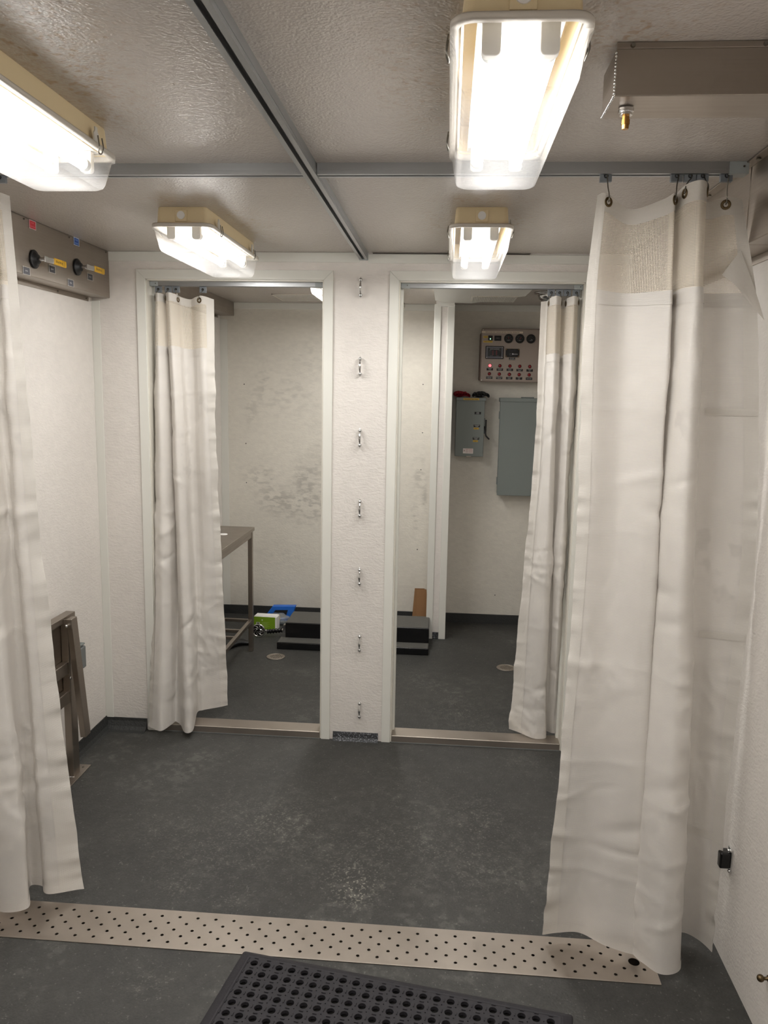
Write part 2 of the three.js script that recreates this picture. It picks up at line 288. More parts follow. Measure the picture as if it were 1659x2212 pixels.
// ---------------------------------------------------------------- curtain rails
function railProfile(w = 0.035, h = 0.03, slot = 0.0115) {   // x across, y up, open below
  const s = slot / 2, W = w / 2, t = 0.0025;
  return [[-W, 0], [-W, -h], [-s, -h], [-s, -h + t], [-W + t, -h + t], [-W + t, -t], [W - t, -t], [W - t, -h + t], [s, -h + t], [s, -h], [W, -h], [W, -h + 0.009], [W + 0.001, -h + 0.009], [W + 0.001, -h + 0.011], [W, -h + 0.011], [W, 0]];
}
{
  const r = thing('curtain_rail', 'long aluminium ceiling rail with a dark open slot, running to the column wall', 'curtain rail', [1.1745, H, 0.0]);
  part('channel', uvm(extr(railProfile(), 4.2).translate(0, 0, 0.02)), m.alu, r);
  part('end_cap', rbox(-0.0185, 0.0185, -0.032, 0, 0.004, 0.021, 0.001, 1), m.cap, r);
  for (const [x0, x1, lab, capAt] of [[0.02, 1.155, 'aluminium ceiling rail carrying the curtain on the valve-box side', 0.02], [1.194, 2.25, 'aluminium ceiling rail carrying the curtain below the ceiling box', 2.205]]) {
    const q = thing('curtain_rail', lab, 'curtain rail', [0, H, 1.2995]);
    part('channel', uvm(extr(railProfile(0.035, 0.0275), x1 - x0).rotateY(-Math.PI / 2).translate(x1, 0, 0)), m.alu, q);
    const cp = part('end_cap', rbox(capAt, capAt + 0.046, -0.029, -0.0002, -0.019, 0.019, 0.001, 1), m.cap, q);
    part('screw', moved(cyl(0.0025, 0.0025, 0.002, 10, 'z'), capAt + 0.034, -0.012, 0.0195), m.wire, cp);
  }
  for (const [[x0, x1], lab] of [[D1, 'aluminium curtain track under the head of the doorway to the stainless table'], [D2, 'aluminium curtain track under the head of the doorway to the control panel']]) {
    const q = thing('curtain_track', lab, 'curtain rail', [0, DT - 0.006, -0.043]);
    part('channel', uvm(extr(railProfile(0.03, 0.018), x1 - x0 - 0.02).rotateY(-Math.PI / 2).translate(x1 - 0.01, 0, 0)), m.alu, q);
    for (const s of [x0 + 0.007, x1 - 0.043]) { const c = part('end_cap', rbox(s, s + 0.036, -0.0195, 0, -0.016, 0.0165, 0.001, 1), m.cap, q); part('screw', moved(cyl(0.002, 0.002, 0.002, 8, 'z'), s + 0.026, -0.009, 0.017), m.wire, c); }
  }
}

// ---------------------------------------------------------------- ceiling lights
function rrect(w, l, r, y, k = 6) {                 // ring of points, w along x and l along z
  const p = [], W = w / 2 - r, L = l / 2 - r;
  [[W, L, 0], [-W, L, 1], [-W, -L, 2], [W, -L, 3]].forEach(([cx, cz, q]) => { for (let i = 0; i <= k; i++) { const a = (q + i / k) * Math.PI / 2; p.push([cx + r * Math.cos(a), y, cz + r * Math.sin(a)]); } });
  return p;
}
function loft(rings, capEnd = false, capStart = false) {
  const n = rings[0].length, pos = [], uv = [], idx = [];
  rings.forEach((r) => { let L = 0; r.forEach((p, i) => { const q = r[(i + n - 1) % n]; if (i) L += Math.hypot(p[0] - q[0], p[2] - q[2]); pos.push(...p); uv.push(L, p[1] * 1.0); }); pos.push(...r[0]); uv.push(L + Math.hypot(r[0][0] - r[n - 1][0], r[0][2] - r[n - 1][2]), r[0][1]); });
  const N = n + 1;
  for (let j = 0; j < rings.length - 1; j++) for (let i = 0; i < n; i++) { const a = j * N + i, b = a + 1, c = a + N, d = c + 1; idx.push(a, b, c, b, d, c); }
  const cap = (r, flip) => { const s = pos.length / 3; pos.push(0, r[0][1], 0); uv.push(0, 0); r.forEach((p) => { pos.push(...p); uv.push(p[0], p[2]); }); for (let i = 0; i < n; i++) { const a = s + 1 + i, b = s + 1 + (i + 1) % n; flip ? idx.push(s, b, a) : idx.push(s, a, b); } };
  if (capEnd) cap(rings[rings.length - 1], false);
  if (capStart) cap(rings[0], true);
  const g = new THREE.BufferGeometry(); g.setAttribute('position', new THREE.Float32BufferAttribute(pos, 3)); g.setAttribute('uv', new THREE.Float32BufferAttribute(uv, 2)); g.setIndex(idx); g.computeVertexNormals();
  return g;
}
const LGeo = {
  housing: loft([rrect(0.157, 0.626, 0.012, 0), rrect(0.160, 0.63, 0.014, -0.004), rrect(0.168, 0.642, 0.018, -0.054)], false, true),
  rim: loft([rrect(0.168, 0.642, 0.018, -0.050), rrect(0.196, 0.668, 0.03, -0.052), rrect(0.2, 0.672, 0.032, -0.055), rrect(0.2, 0.672, 0.032, -0.063), rrect(0.176, 0.648, 0.022, -0.063), rrect(0.176, 0.648, 0.022, -0.052), rrect(0.160, 0.634, 0.018, -0.050)]),
  reflector: rbox(-0.062, 0.062, -0.0500, -0.0470, -0.316, 0.316, 0.001, 1),
  lens: loft([rrect(0.199, 0.671, 0.032, -0.0635), rrect(0.199, 0.671, 0.032, -0.068), rrect(0.188, 0.658, 0.03, -0.0695), rrect(0.184, 0.648, 0.03, -0.085), rrect(0.172, 0.612, 0.026, -0.122), rrect(0.164, 0.600, 0.024, -0.131), rrect(0.150, 0.586, 0.02, -0.1345)], true),
  tube: cyl(0.0125, 0.0125, 0.545, 20, 'z'),
  cap: cyl(0.0132, 0.0132, 0.018, 16, 'z'),
  holder: (() => { const s = new THREE.Shape(); s.moveTo(-0.0125, 0.04); s.lineTo(0.0125, 0.04); s.lineTo(0.0125, 0.004); s.absarc(0.0055, 0.004, 0.007, 0, -Math.PI / 2, true); s.lineTo(-0.0055, -0.003); s.absarc(-0.0055, 0.004, 0.007, -Math.PI / 2, -Math.PI, true); return new THREE.ExtrudeGeometry(s, { depth: 0.014, bevelEnabled: true, bevelSize: 0.001, bevelThickness: 0.001, bevelSegments: 1 }); })(),
  latch: extr([[-0.011, 0], [0.011, 0], [0.012, -0.018], [0.006, -0.024], [0.005, -0.032], [-0.005, -0.032], [-0.006, -0.024], [-0.012, -0.018]].map(([x, y]) => [x, -y]), 0.003),
  loop: tube([[0.010, 0.006, 0.004], [0.010, -0.016, 0.0065], [0.007, -0.027, 0.003], [-0.007, -0.027, 0.003], [-0.010, -0.016, 0.0065], [-0.010, 0.006, 0.004]], 0.0014, 28, 6),
};
function ceilingLight(x, z, label, marks = true) {
  const f = thing('ceiling_light', label, 'ceiling light', [x, H, z], 'twin-tube ceiling lights');
  part('housing', LGeo.housing, m.cream, f).userData.label = 'yellowed cream plastic housing';
  part('rim', LGeo.rim, m.lip, f);
  part('reflector', LGeo.reflector, m.white, f);
  for (const s of [-1, 1]) {
    const t = part('tube', moved(LGeo.tube, s * 0.041, -0.082, 0), m.tube, f); t.userData.label = 'glowing white fluorescent tube';
    for (const e of [-1, 1]) { part('tube_cap', moved(LGeo.cap, s * 0.041, -0.082, e * 0.278), m.tubeCap, t); part('lamp_holder', moved(LGeo.holder, s * 0.041, -0.092, e > 0 ? 0.286 : -0.3), m.holder, f); }
  }
  part('diffuser', LGeo.lens, m.lens, f).userData.label = 'clear prismatic plastic diffuser';
  for (const sx of [-1, 1]) for (const z0 of [-0.225, 0.225]) {
    const g = LGeo.latch.clone().rotateY(sx * Math.PI / 2).translate(sx * 0.0925, -0.052, z0), l = LGeo.loop.clone().rotateY(sx * Math.PI / 2).translate(sx * 0.0985, -0.046, z0);
    const a = part('latch', g, m.holder, f); part('wire_loop', l, m.wire, a);
  }
  const k = part('knockout', rbox(-0.019, 0.019, -0.046, -0.010, 0.312, 0.3225, 0.001, 1), m.cream, f);
  part('plug', moved(cyl(0.0125, 0.0125, 0.004, 24, 'z'), 0, -0.027, 0.3235), m.white, k);
  const L = new THREE.RectAreaLight(LIGHT_COLOR, PANEL_LIGHT, 0.125, 0.56); L.position.set(0, -0.099, 0); L.rotation.x = -Math.PI / 2; f.add(L);
  return f;
}
ceilingLight(1.628, 1.90, 'lit twin-tube ceiling light beside the stainless ceiling box with brass nozzle');
ceilingLight(1.628, 0.515, 'lit twin-tube ceiling light in front of the doorway to the control panel');
ceilingLight(0.68, 0.515, 'lit twin-tube ceiling light in front of the doorway to the stainless table');
ceilingLight(0.68, 1.89, 'lit twin-tube ceiling light over the curtain on the valve-box side, outside the cross rail');
ceilingLight(1.628, 3.285, 'lit twin-tube ceiling light behind the photographer on the side of the wide curtain');
ceilingLight(0.68, 3.285, 'lit twin-tube ceiling light behind the photographer on the valve-box side');
ceilingLight(1.158, -1.28, 'lit twin-tube ceiling light in the far room above the black steps');
ceilingLight(0.985, -0.60, 'lit twin-tube ceiling light in the far room, hidden just behind the column');

// ---------------------------------------------------------------- curtains
const ORD = ['first', 'second', 'third', 'fourth', 'fifth', 'sixth', 'seventh'];
function curtain(name, lab, levels, o) {
  // levels: from the top down, each { y: number or per-point list, p: [[x, z], ...] }
  const curves = levels.map((l) => new THREE.CatmullRomCurve3(l.p.map(([x, z], i) => new THREE.Vector3(x, Array.isArray(l.y) ? l.y[i] : l.y, z)), false, 'catmullrom', 0.5));
  const yTop = o.top, vs = levels.map((l, i) => { const a = Array.isArray(l.y) ? l.y.reduce((s, q) => s + q, 0) / l.y.length : l.y; return a; });
  const v01 = vs.map((y) => (vs[0] - y) / (vs[0] - vs[vs.length - 1]));
  const cache = new Map();
  const row = (s) => { const k = Math.round(s * 1e5); if (!cache.has(k)) cache.set(k, curves.map((c) => c.getPoint(clamp(s)))); return cache.get(k); };
  function base(s, v) {
    const r = row(s); let i = 0; while (i < v01.length - 2 && v > v01[i + 1]) i++;
    const t = clamp((v - v01[i]) / (v01[i + 1] - v01[i])), P = (k) => r[clamp(k, 0, r.length - 1)];
    const a = P(i - 1), b = P(i), c = P(i + 1), d = P(i + 2), out = new THREE.Vector3();
    for (const ax of ['x', 'z']) { const p0 = i > 0 ? a[ax] : 2 * b[ax] - c[ax], p3 = i + 2 < r.length ? d[ax] : 2 * c[ax] - b[ax]; out[ax] = 0.5 * (2 * b[ax] + (c[ax] - p0) * t + (2 * p0 - 5 * b[ax] + 4 * c[ax] - p3) * t * t + (3 * b[ax] - p0 - 3 * c[ax] + p3) * t * t * t); }
    out.y = b.y + (c.y - b.y) * t;
    return out;
  }
  // arc length across at mid height gives u in metres
  const NS = 200, arc = [0]; for (let i = 1; i <= NS; i++) arc.push(arc[i - 1] + base(i / NS, 0.45).distanceTo(base((i - 1) / NS, 0.45)));
  const W = arc[NS], uOf = (s) => { const f = clamp(s) * NS, i = Math.min(NS - 1, Math.floor(f)); return arc[i] + (arc[i + 1] - arc[i]) * (f - i); };
  const sAt = (u) => { let i = 0; while (i < NS - 1 && arc[i + 1] < u) i++; return (i + (u - arc[i]) / (arc[i + 1] - arc[i])) / NS; };
  const R = rng(o.seed), dents = [];
  for (let i = 0; i < (o.dents || 16); i++) dents.push([R() * W, 0.15 + R() * 1.4, (R() - 0.5) * 1.2, 0.03 + 0.07 * R(), 0.008 + 0.012 * R(), (R() - 0.5) * 0.010]);
  const creases = []; for (let y = 0.25; y < 1.75; y += 0.26 + 0.1 * R()) creases.push([y, (R() - 0.5) * 0.12, 0.0012 + 0.0016 * R()]);
  function point(s, v, off = 0) {
    const e = 0.004, p = base(s, v), du = base(Math.min(1, s + e), v).sub(base(Math.max(0, s - e), v)), dv = base(s, Math.min(1, v + 0.01)).sub(base(s, Math.max(0, v - 0.01)));
    const n = du.cross(dv).normalize().negate(); if (!Number.isFinite(n.x)) n.set(0, 0, 1);
    const u = uOf(s), y = p.y, low = sstep(0.02, 0.25, v);
    const rg = 1 - Math.abs(n2(u * 6.5, y * 4.2, o.seed + 31, 2)) * 6, rh = 1 - Math.abs(n2(u * 15 + y * 5, y * 11, o.seed + 37, 2)) * 5, where = sstep(-0.05, 0.2, n2(u * 3, y * 2.4, o.seed + 41, 2));
    let d = low * (0.012 * n2(u * 3.2, y * 1.6, o.seed) + 0.008 * n2(u * 9, y * 4, o.seed + 7) + 0.005 * Math.max(0, rg) * where + 0.0034 * Math.max(0, rh) * where);
    for (const [yc, sl, am] of creases) { const q = y - yc - sl * u - 0.03 * n2(u * 4, yc * 9, o.seed + 3, 2); d += 1.3 * am * Math.exp(-Math.abs(q) / 0.006) * (0.4 + 1.2 * n2(u * 8, yc, o.seed + 5, 2) + 0.4); }
    for (const [cu, cy, rot, len, wid, am] of dents) { const a = Math.cos(rot), b = Math.sin(rot), x1 = (u - cu) * a + (y - cy) * b, y1 = -(u - cu) * b + (y - cy) * a; const q = (x1 / len) ** 2 + (y1 / wid) ** 2; if (q < 6) d += am * Math.exp(-q); }
    const edge = Math.exp(-Math.min(u, W - u) / 0.022); d += low * edge * (0.018 * n2(y * 14, o.seed, o.seed + 11, 2) + 0.009 * n2(y * 45, 3, o.seed + 13, 2));
    p.addScaledVector(n, d + off);
    if (edge > 0.05) p.x += low * edge * 0.008 * n2(y * 9, 1, o.seed + 19, 2) * (u < W / 2 ? 1 : -1);
    return [p, n];
  }
  function sheet(s0, s1, va, vb, nu, nv, off = 0) {   // va, vb: functions of s
    const pos = [], uv = [], idx = [];
    for (let j = 0; j <= nv; j++) for (let i = 0; i <= nu; i++) { const s = s0 + (s1 - s0) * i / nu, v = va(s) + (vb(s) - va(s)) * j / nv, [p] = point(s, v, off); pos.push(p.x, p.y, p.z); uv.push(uOf(s), p.y); }
    for (let j = 0; j < nv; j++) for (let i = 0; i < nu; i++) { const a = j * (nu + 1) + i, b = a + 1, c = a + nu + 1, d = c + 1; idx.push(a, c, b, b, c, d); }
    const g = new THREE.BufferGeometry(); g.setAttribute('position', new THREE.Float32BufferAttribute(pos, 3)); g.setAttribute('uv', new THREE.Float32BufferAttribute(uv, 2)); g.setIndex(idx); g.computeVertexNormals(); return g;
  }
  const Lh = vs[0] - vs[vs.length - 1], vh = () => o.hem / Lh, vm = () => o.net / Lh, k = (c) => () => c;
  const t = thing(name, lab, 'curtain');
  const NU = o.nu || 150;
  part('panel', sheet(0, 1, vm, k(1), NU, 190), m.cloth, t).userData.label = 'white coated fabric panel';
  part('net_band', sheet(0, 1, vh, vm, NU, 26), m.net, t).userData.label = 'open cream net along the top';
  part('top_hem', sheet(0, 1, k(0), (s) => vh() + 0.004, NU, 4, 0.0008), m.hem, t);
  const sl = sAt(0.032), sr = sAt(W - 0.032);
  part('seam_strip', sheet(sl, sr, (s) => vm() - 0.003, (s) => vm() + 0.014, NU, 3, 0.0012), m.cloth, t);
  part('side_hem', sheet(0, sl, k(0.0), k(1), 6, 220, 0.0018), m.hem, t);
  part('side_hem', sheet(sr, 1, k(0.0), k(1), 6, 220, 0.0018), m.hem, t);
  part('bottom_hem', sheet(0, 1, (s) => 1 - 0.026 / Lh, k(1), NU, 4, 0.0016), m.cloth, t);
  for (const [i, [s, gx]] of o.glides.entries()) {
    const [p, n] = point(s, 0.018 / Lh, 0.0015);
    const q = new THREE.Quaternion().setFromUnitVectors(new THREE.Vector3(0, 0, 1), n);
    const gg = new THREE.TorusGeometry(0.0088, 0.0034, 8, 22).scale(1, 1, 0.55).applyQuaternion(q).translate(p.x, p.y, p.z);
    part('grommet', gg, m.bronze, t);
    // the glide that runs in the rail and the hook through the grommet
    const gl = thing('curtain_glide', o.glideLabel(i), 'curtain glide', [gx, o.railY, o.railZ], o.glideGroup);
    part('block', rbox(-0.0145, 0.0145, -0.0265, 0.0, -0.006, 0.006, 0.0015, 1), m.glide, gl);
    part('runner', moved(cyl(0.004, 0.004, 0.014, 10), 0, 0.006, 0), m.glide, gl);
    part('eye', new THREE.TorusGeometry(0.0042, 0.0014, 6, 14).translate(0, -0.013, 0.0065), m.black, gl);
    const d = [p.x - gx, p.y + 0.004 - o.railY, p.z - o.railZ];
    part('hook', tube([[0.0, -0.013, -0.006], [0.001, -0.010, 0.007], [0.002, -0.017, 0.011], [d[0] * 0.5, d[1] * 0.55, d[2] * 0.5 + 0.008], [d[0], d[1] + 0.008, d[2] + 0.005], [d[0], d[1] - 0.002, d[2] + 0.003], [d[0], d[1] - 0.002, d[2] - 0.006], [d[0] + 0.002, d[1] + 0.012, d[2] - 0.008]], 0.0016, 40, 6), m.wire, gl);
  }
  return { t, point, Lh, uOf, sAt };
}
const zip = (xs, zs) => xs.map((x, i) => [x, zs[i]]);
// the wide curtain pushed to the wall opposite the valve box
const C2 = curtain('curtain', 'wide white curtain with a net top, bunched at the wall opposite the valve box', [
  { y: [2.060, 2.062, 2.034, 2.050, 2.064, 2.062, 2.066, 2.076, 2.080, 2.078, 2.066, 2.052, 2.060, 2.056], p: zip([1.893, 1.914, 1.98, 2.05, 2.076, 2.079, 2.088, 2.094, 2.118, 2.143, 2.141, 2.17, 2.204, 2.246], [1.322, 1.332, 1.292, 1.322, 1.334, 1.275, 1.268, 1.352, 1.385, 1.358, 1.300, 1.285, 1.305, 1.300]) },
  { y: 1.80, p: zip([1.876, 1.905, 1.98, 2.06, 2.084, 2.087, 2.100, 2.106, 2.128, 2.152, 2.150, 2.20, 2.250, 2.305], [1.326, 1.338, 1.298, 1.335, 1.340, 1.270, 1.262, 1.358, 1.392, 1.362, 1.298, 1.280, 1.290, 1.300]) },
  { y: 1.20, p: zip([1.888, 1.92, 1.99, 2.06, 2.097, 2.098, 2.102, 2.104, 2.138, 2.177, 2.178, 2.24, 2.300, 2.352], [1.320, 1.335, 1.318, 1.342, 1.338, 1.270, 1.260, 1.355, 1.400, 1.365, 1.290, 1.272, 1.285, 1.300]) },
  { y: 0.60, p: zip([1.880, 1.91, 1.98, 2.06, 2.101, 2.099, 2.098, 2.102, 2.150, 2.202, 2.205, 2.255, 2.298, 2.338], [1.305, 1.315, 1.315, 1.345, 1.340, 1.275, 1.265, 1.350, 1.408, 1.375, 1.275, 1.255, 1.275, 1.302]) },
  { y: [0.032, 0.030, 0.034, 0.030, 0.026, 0.03, 0.03, 0.028, 0.024, 0.028, 0.034, 0.036, 0.034, 0.028], p: zip([1.857, 1.905, 1.965, 2.035, 2.112, 2.110, 2.102, 2.108, 2.160, 2.222, 2.226, 2.266, 2.300, 2.328], [1.290, 1.276, 1.278, 1.318, 1.338, 1.310, 1.295, 1.348, 1.410, 1.385, 1.262, 1.245, 1.270, 1.312]) },
], { seed: 5, hem: 0.034, net: 0.235, top: 2.06, nu: 230, dents: 34, railY: 2.1225, railZ: 1.2995, glideLabel: (i) => `grey curtain glide below the ceiling box, ${ORD[4 - i]} from the duct wall`, glideGroup: 'glides of the wide curtain', glides: [[1.1 / 13, 1.914], [3.95 / 13, 2.085], [7.0 / 13, 2.117], [9.0 / 13, 2.147], [12.0 / 13, 2.204]] });
{ // the torn-back upper corner of that curtain
  const P = [[2.250, 1.935, 1.307], [2.205, 1.872, 1.325], [2.262, 1.815, 1.332], [2.318, 1.765, 1.318]], n = 14, pos = [], uv = [], idx = [];
  for (let j = 0; j <= n; j++) for (let i = 0; i <= n; i++) { const a = i / n, b = j / n, q = [0, 1, 2].map((k) => (P[0][k] * (1 - b) + P[1][k] * b) * (1 - a) + (P[3][k] * (1 - b) + P[2][k] * b) * a); q[2] += 0.012 * Math.sin(Math.PI * a) * (0.5 + b) + 0.004 * n2(a * 4, b * 4, 9); pos.push(...q); uv.push(a * 0.1, b * 0.07); }
  for (let j = 0; j < n; j++) for (let i = 0; i < n; i++) { const a = j * (n + 1) + i; idx.push(a, a + n + 1, a + 1, a + 1, a + n + 1, a + n + 2); }
  const g = new THREE.BufferGeometry(); g.setAttribute('position', new THREE.Float32BufferAttribute(pos, 3)); g.setAttribute('uv', new THREE.Float32BufferAttribute(uv, 2)); g.setIndex(idx); g.computeVertexNormals();
  part('folded_corner', g, m.hem, C2.t);
  for (const [u, y] of [[0.055, 1.535], [0.055, 0.94], [0.06, 0.36]]) { // reinforcing patches stitched near the outer edge
    const s0 = C2.sAt(C2.uOf(1) - u - 0.075), s1 = C2.sAt(C2.uOf(1) - 0.004), pos2 = [], id2 = [], uv2 = [];
    for (let j = 0; j <= 4; j++) for (let i = 0; i <= 10; i++) { const v = (2.06 - (y + 0.009 - 0.0045 * j)) / C2.Lh, [p] = C2.point(s0 + (s1 - s0) * i / 10, v, 0.0032); pos2.push(p.x, p.y, p.z); uv2.push(i * 0.013, j * 0.0045); }
    for (let j = 0; j < 4; j++) for (let i = 0; i < 10; i++) { const a = j * 11 + i; id2.push(a, a + 11, a + 1, a + 1, a + 11, a + 12); }
    const q = new THREE.BufferGeometry(); q.setAttribute('position', new THREE.Float32BufferAttribute(pos2, 3)); q.setAttribute('uv', new THREE.Float32BufferAttribute(uv2, 2)); q.setIndex(id2); q.computeVertexNormals();
    part('stitched_tab', q, m.hem, C2.t);
  }
}
curtain('curtain', 'white curtain with a net top, drawn back beside the stainless valve box', [
  { y: [2.055, 2.06, 2.05, 2.06, 2.066, 2.06, 2.058, 2.064, 2.058], p: zip([0.060, 0.13, 0.19, 0.25, 0.296, 0.300, 0.325, 0.362, 0.388], [1.300, 1.335, 1.285, 1.335, 1.360, 1.300, 1.295, 1.345, 1.326]) },
  { y: 1.2, p: zip([0.050, 0.12, 0.19, 0.25, 0.305, 0.300, 0.325, 0.358, 0.392], [1.300, 1.350, 1.285, 1.350, 1.365, 1.280, 1.270, 1.300, 1.270]) },
  { y: 0.6, p: zip([0.050, 0.11, 0.19, 0.255, 0.322, 0.296, 0.326, 0.360, 0.418], [1.300, 1.360, 1.280, 1.355, 1.348, 1.258, 1.248, 1.278, 1.236]) },
  { y: [0.03, 0.03, 0.03, 0.028, 0.03, 0.034, 0.034, 0.032, 0.03], p: zip([0.040, 0.10, 0.18, 0.262, 0.338, 0.290, 0.330, 0.366, 0.456], [1.300, 1.365, 1.275, 1.352, 1.328, 1.236, 1.226, 1.258, 1.216]) },
], { seed: 23, hem: 0.034, net: 0.235, top: 2.06, nu: 150, dents: 22, railY: 2.1225, railZ: 1.2995, glideLabel: (i) => `grey curtain glide on the valve-box side rail, ${ORD[i]} from the wall`, glideGroup: 'glides beside the valve box', glides: [[0.09, 0.12], [0.4, 0.25], [0.53, 0.31], [0.88, 0.352]] });
curtain('curtain', 'narrow white curtain with a net top, hooked back in the doorway to the stainless table', [
  { y: [1.966, 1.97, 1.972, 1.970, 1.964, 1.970, 1.974, 1.968, 1.960, 1.952, 1.958, 1.962, 1.950], p: zip([0.262, 0.270, 0.286, 0.300, 0.305, 0.314, 0.338, 0.362, 0.372, 0.412, 0.446, 0.480, 0.522], [-0.062, -0.035, -0.012, -0.035, -0.070, -0.036, -0.006, -0.032, -0.062, -0.068, -0.036, -0.022, -0.048]) },
  { y: 1.5, p: zip([0.250, 0.262, 0.288, 0.312, 0.322, 0.332, 0.358, 0.382, 0.388, 0.420, 0.450, 0.482, 0.520], [-0.055, -0.022, 0.000, -0.025, -0.070, -0.030, 0.002, -0.024, -0.068, -0.074, -0.045, -0.030, -0.060]) },
  { y: 0.7, p: zip([0.236, 0.256, 0.292, 0.322, 0.338, 0.352, 0.382, 0.408, 0.402, 0.424, 0.454, 0.486, 0.526], [-0.020, 0.012, 0.030, 0.008, -0.045, -0.006, 0.034, 0.008, -0.080, -0.092, -0.085, -0.090, -0.110]) },
  { y: [0.040, 0.036, 0.03, 0.042, 0.048, 0.040, 0.028, 0.032, 0.05, 0.056, 0.058, 0.060, 0.064], p: zip([0.219, 0.246, 0.288, 0.318, 0.330, 0.362, 0.402, 0.428, 0.400, 0.420, 0.450, 0.484, 0.530], [0.046, 0.064, 0.076, 0.030, 0.005, 0.020, 0.076, 0.050, -0.096, -0.118, -0.135, -0.150, -0.170]) },
], { seed: 41, hem: 0.026, net: 0.225, top: 1.96, nu: 170, dents: 24, railY: 2.0035 - 0.0005, railZ: -0.043, glideLabel: (i) => `grey curtain glide in the doorway to the stainless table, ${ORD[i]} from the jamb`, glideGroup: 'glides in the table doorway', glides: [[0.6 / 12, 0.281], [5.0 / 12, 0.324], [7.3 / 12, 0.359], [10.6 / 12, 0.477]] });
curtain('curtain', 'narrow white curtain with a net top, hooked back in the doorway to the control panel', [
  { y: [1.955, 1.960, 1.968, 1.974, 1.970, 1.962, 1.962, 1.968, 1.974, 1.970, 1.962], p: zip([1.916, 1.944, 1.951, 1.972, 1.995, 2.000, 2.016, 2.022, 2.045, 2.066, 2.071], [-0.060, -0.062, -0.036, -0.006, -0.032, -0.068, -0.068, -0.036, -0.006, -0.036, -0.066]) },
  { y: 1.3, p: zip([1.918, 1.944, 1.952, 1.980, 2.005, 2.008, 2.020, 2.026, 2.048, 2.068, 2.072], [-0.066, -0.066, -0.036, -0.004, -0.032, -0.068, -0.068, -0.038, -0.008, -0.036, -0.066]) },
  { y: 0.6, p: zip([1.888, 1.925, 1.950, 1.986, 2.014, 2.016, 2.026, 2.032, 2.052, 2.070, 2.073], [-0.090, -0.078, -0.050, -0.020, -0.036, -0.074, -0.076, -0.055, -0.030, -0.050, -0.070]) },
  { y: [0.040, 0.038, 0.036, 0.034, 0.036, 0.038, 0.038, 0.036, 0.036, 0.036, 0.036], p: zip([1.872, 1.918, 1.962, 1.996, 2.024, 2.026, 2.034, 2.042, 2.062, 2.074, 2.076], [-0.122, -0.088, -0.050, -0.044, -0.050, -0.088, -0.112, -0.118, -0.100, -0.096, -0.090]) },
], { seed: 67, hem: 0.026, net: 0.235, top: 1.96, nu: 150, dents: 22, railY: 2.003, railZ: -0.043, glideLabel: (i) => `grey curtain glide in the doorway to the control panel, ${ORD[3 - i]} from the jamb`, glideGroup: 'glides in the control panel doorway', glides: [[1.6 / 10, 1.955], [4.4 / 10, 1.989], [6.6 / 10, 2.021], [9.2 / 10, 2.057]] });

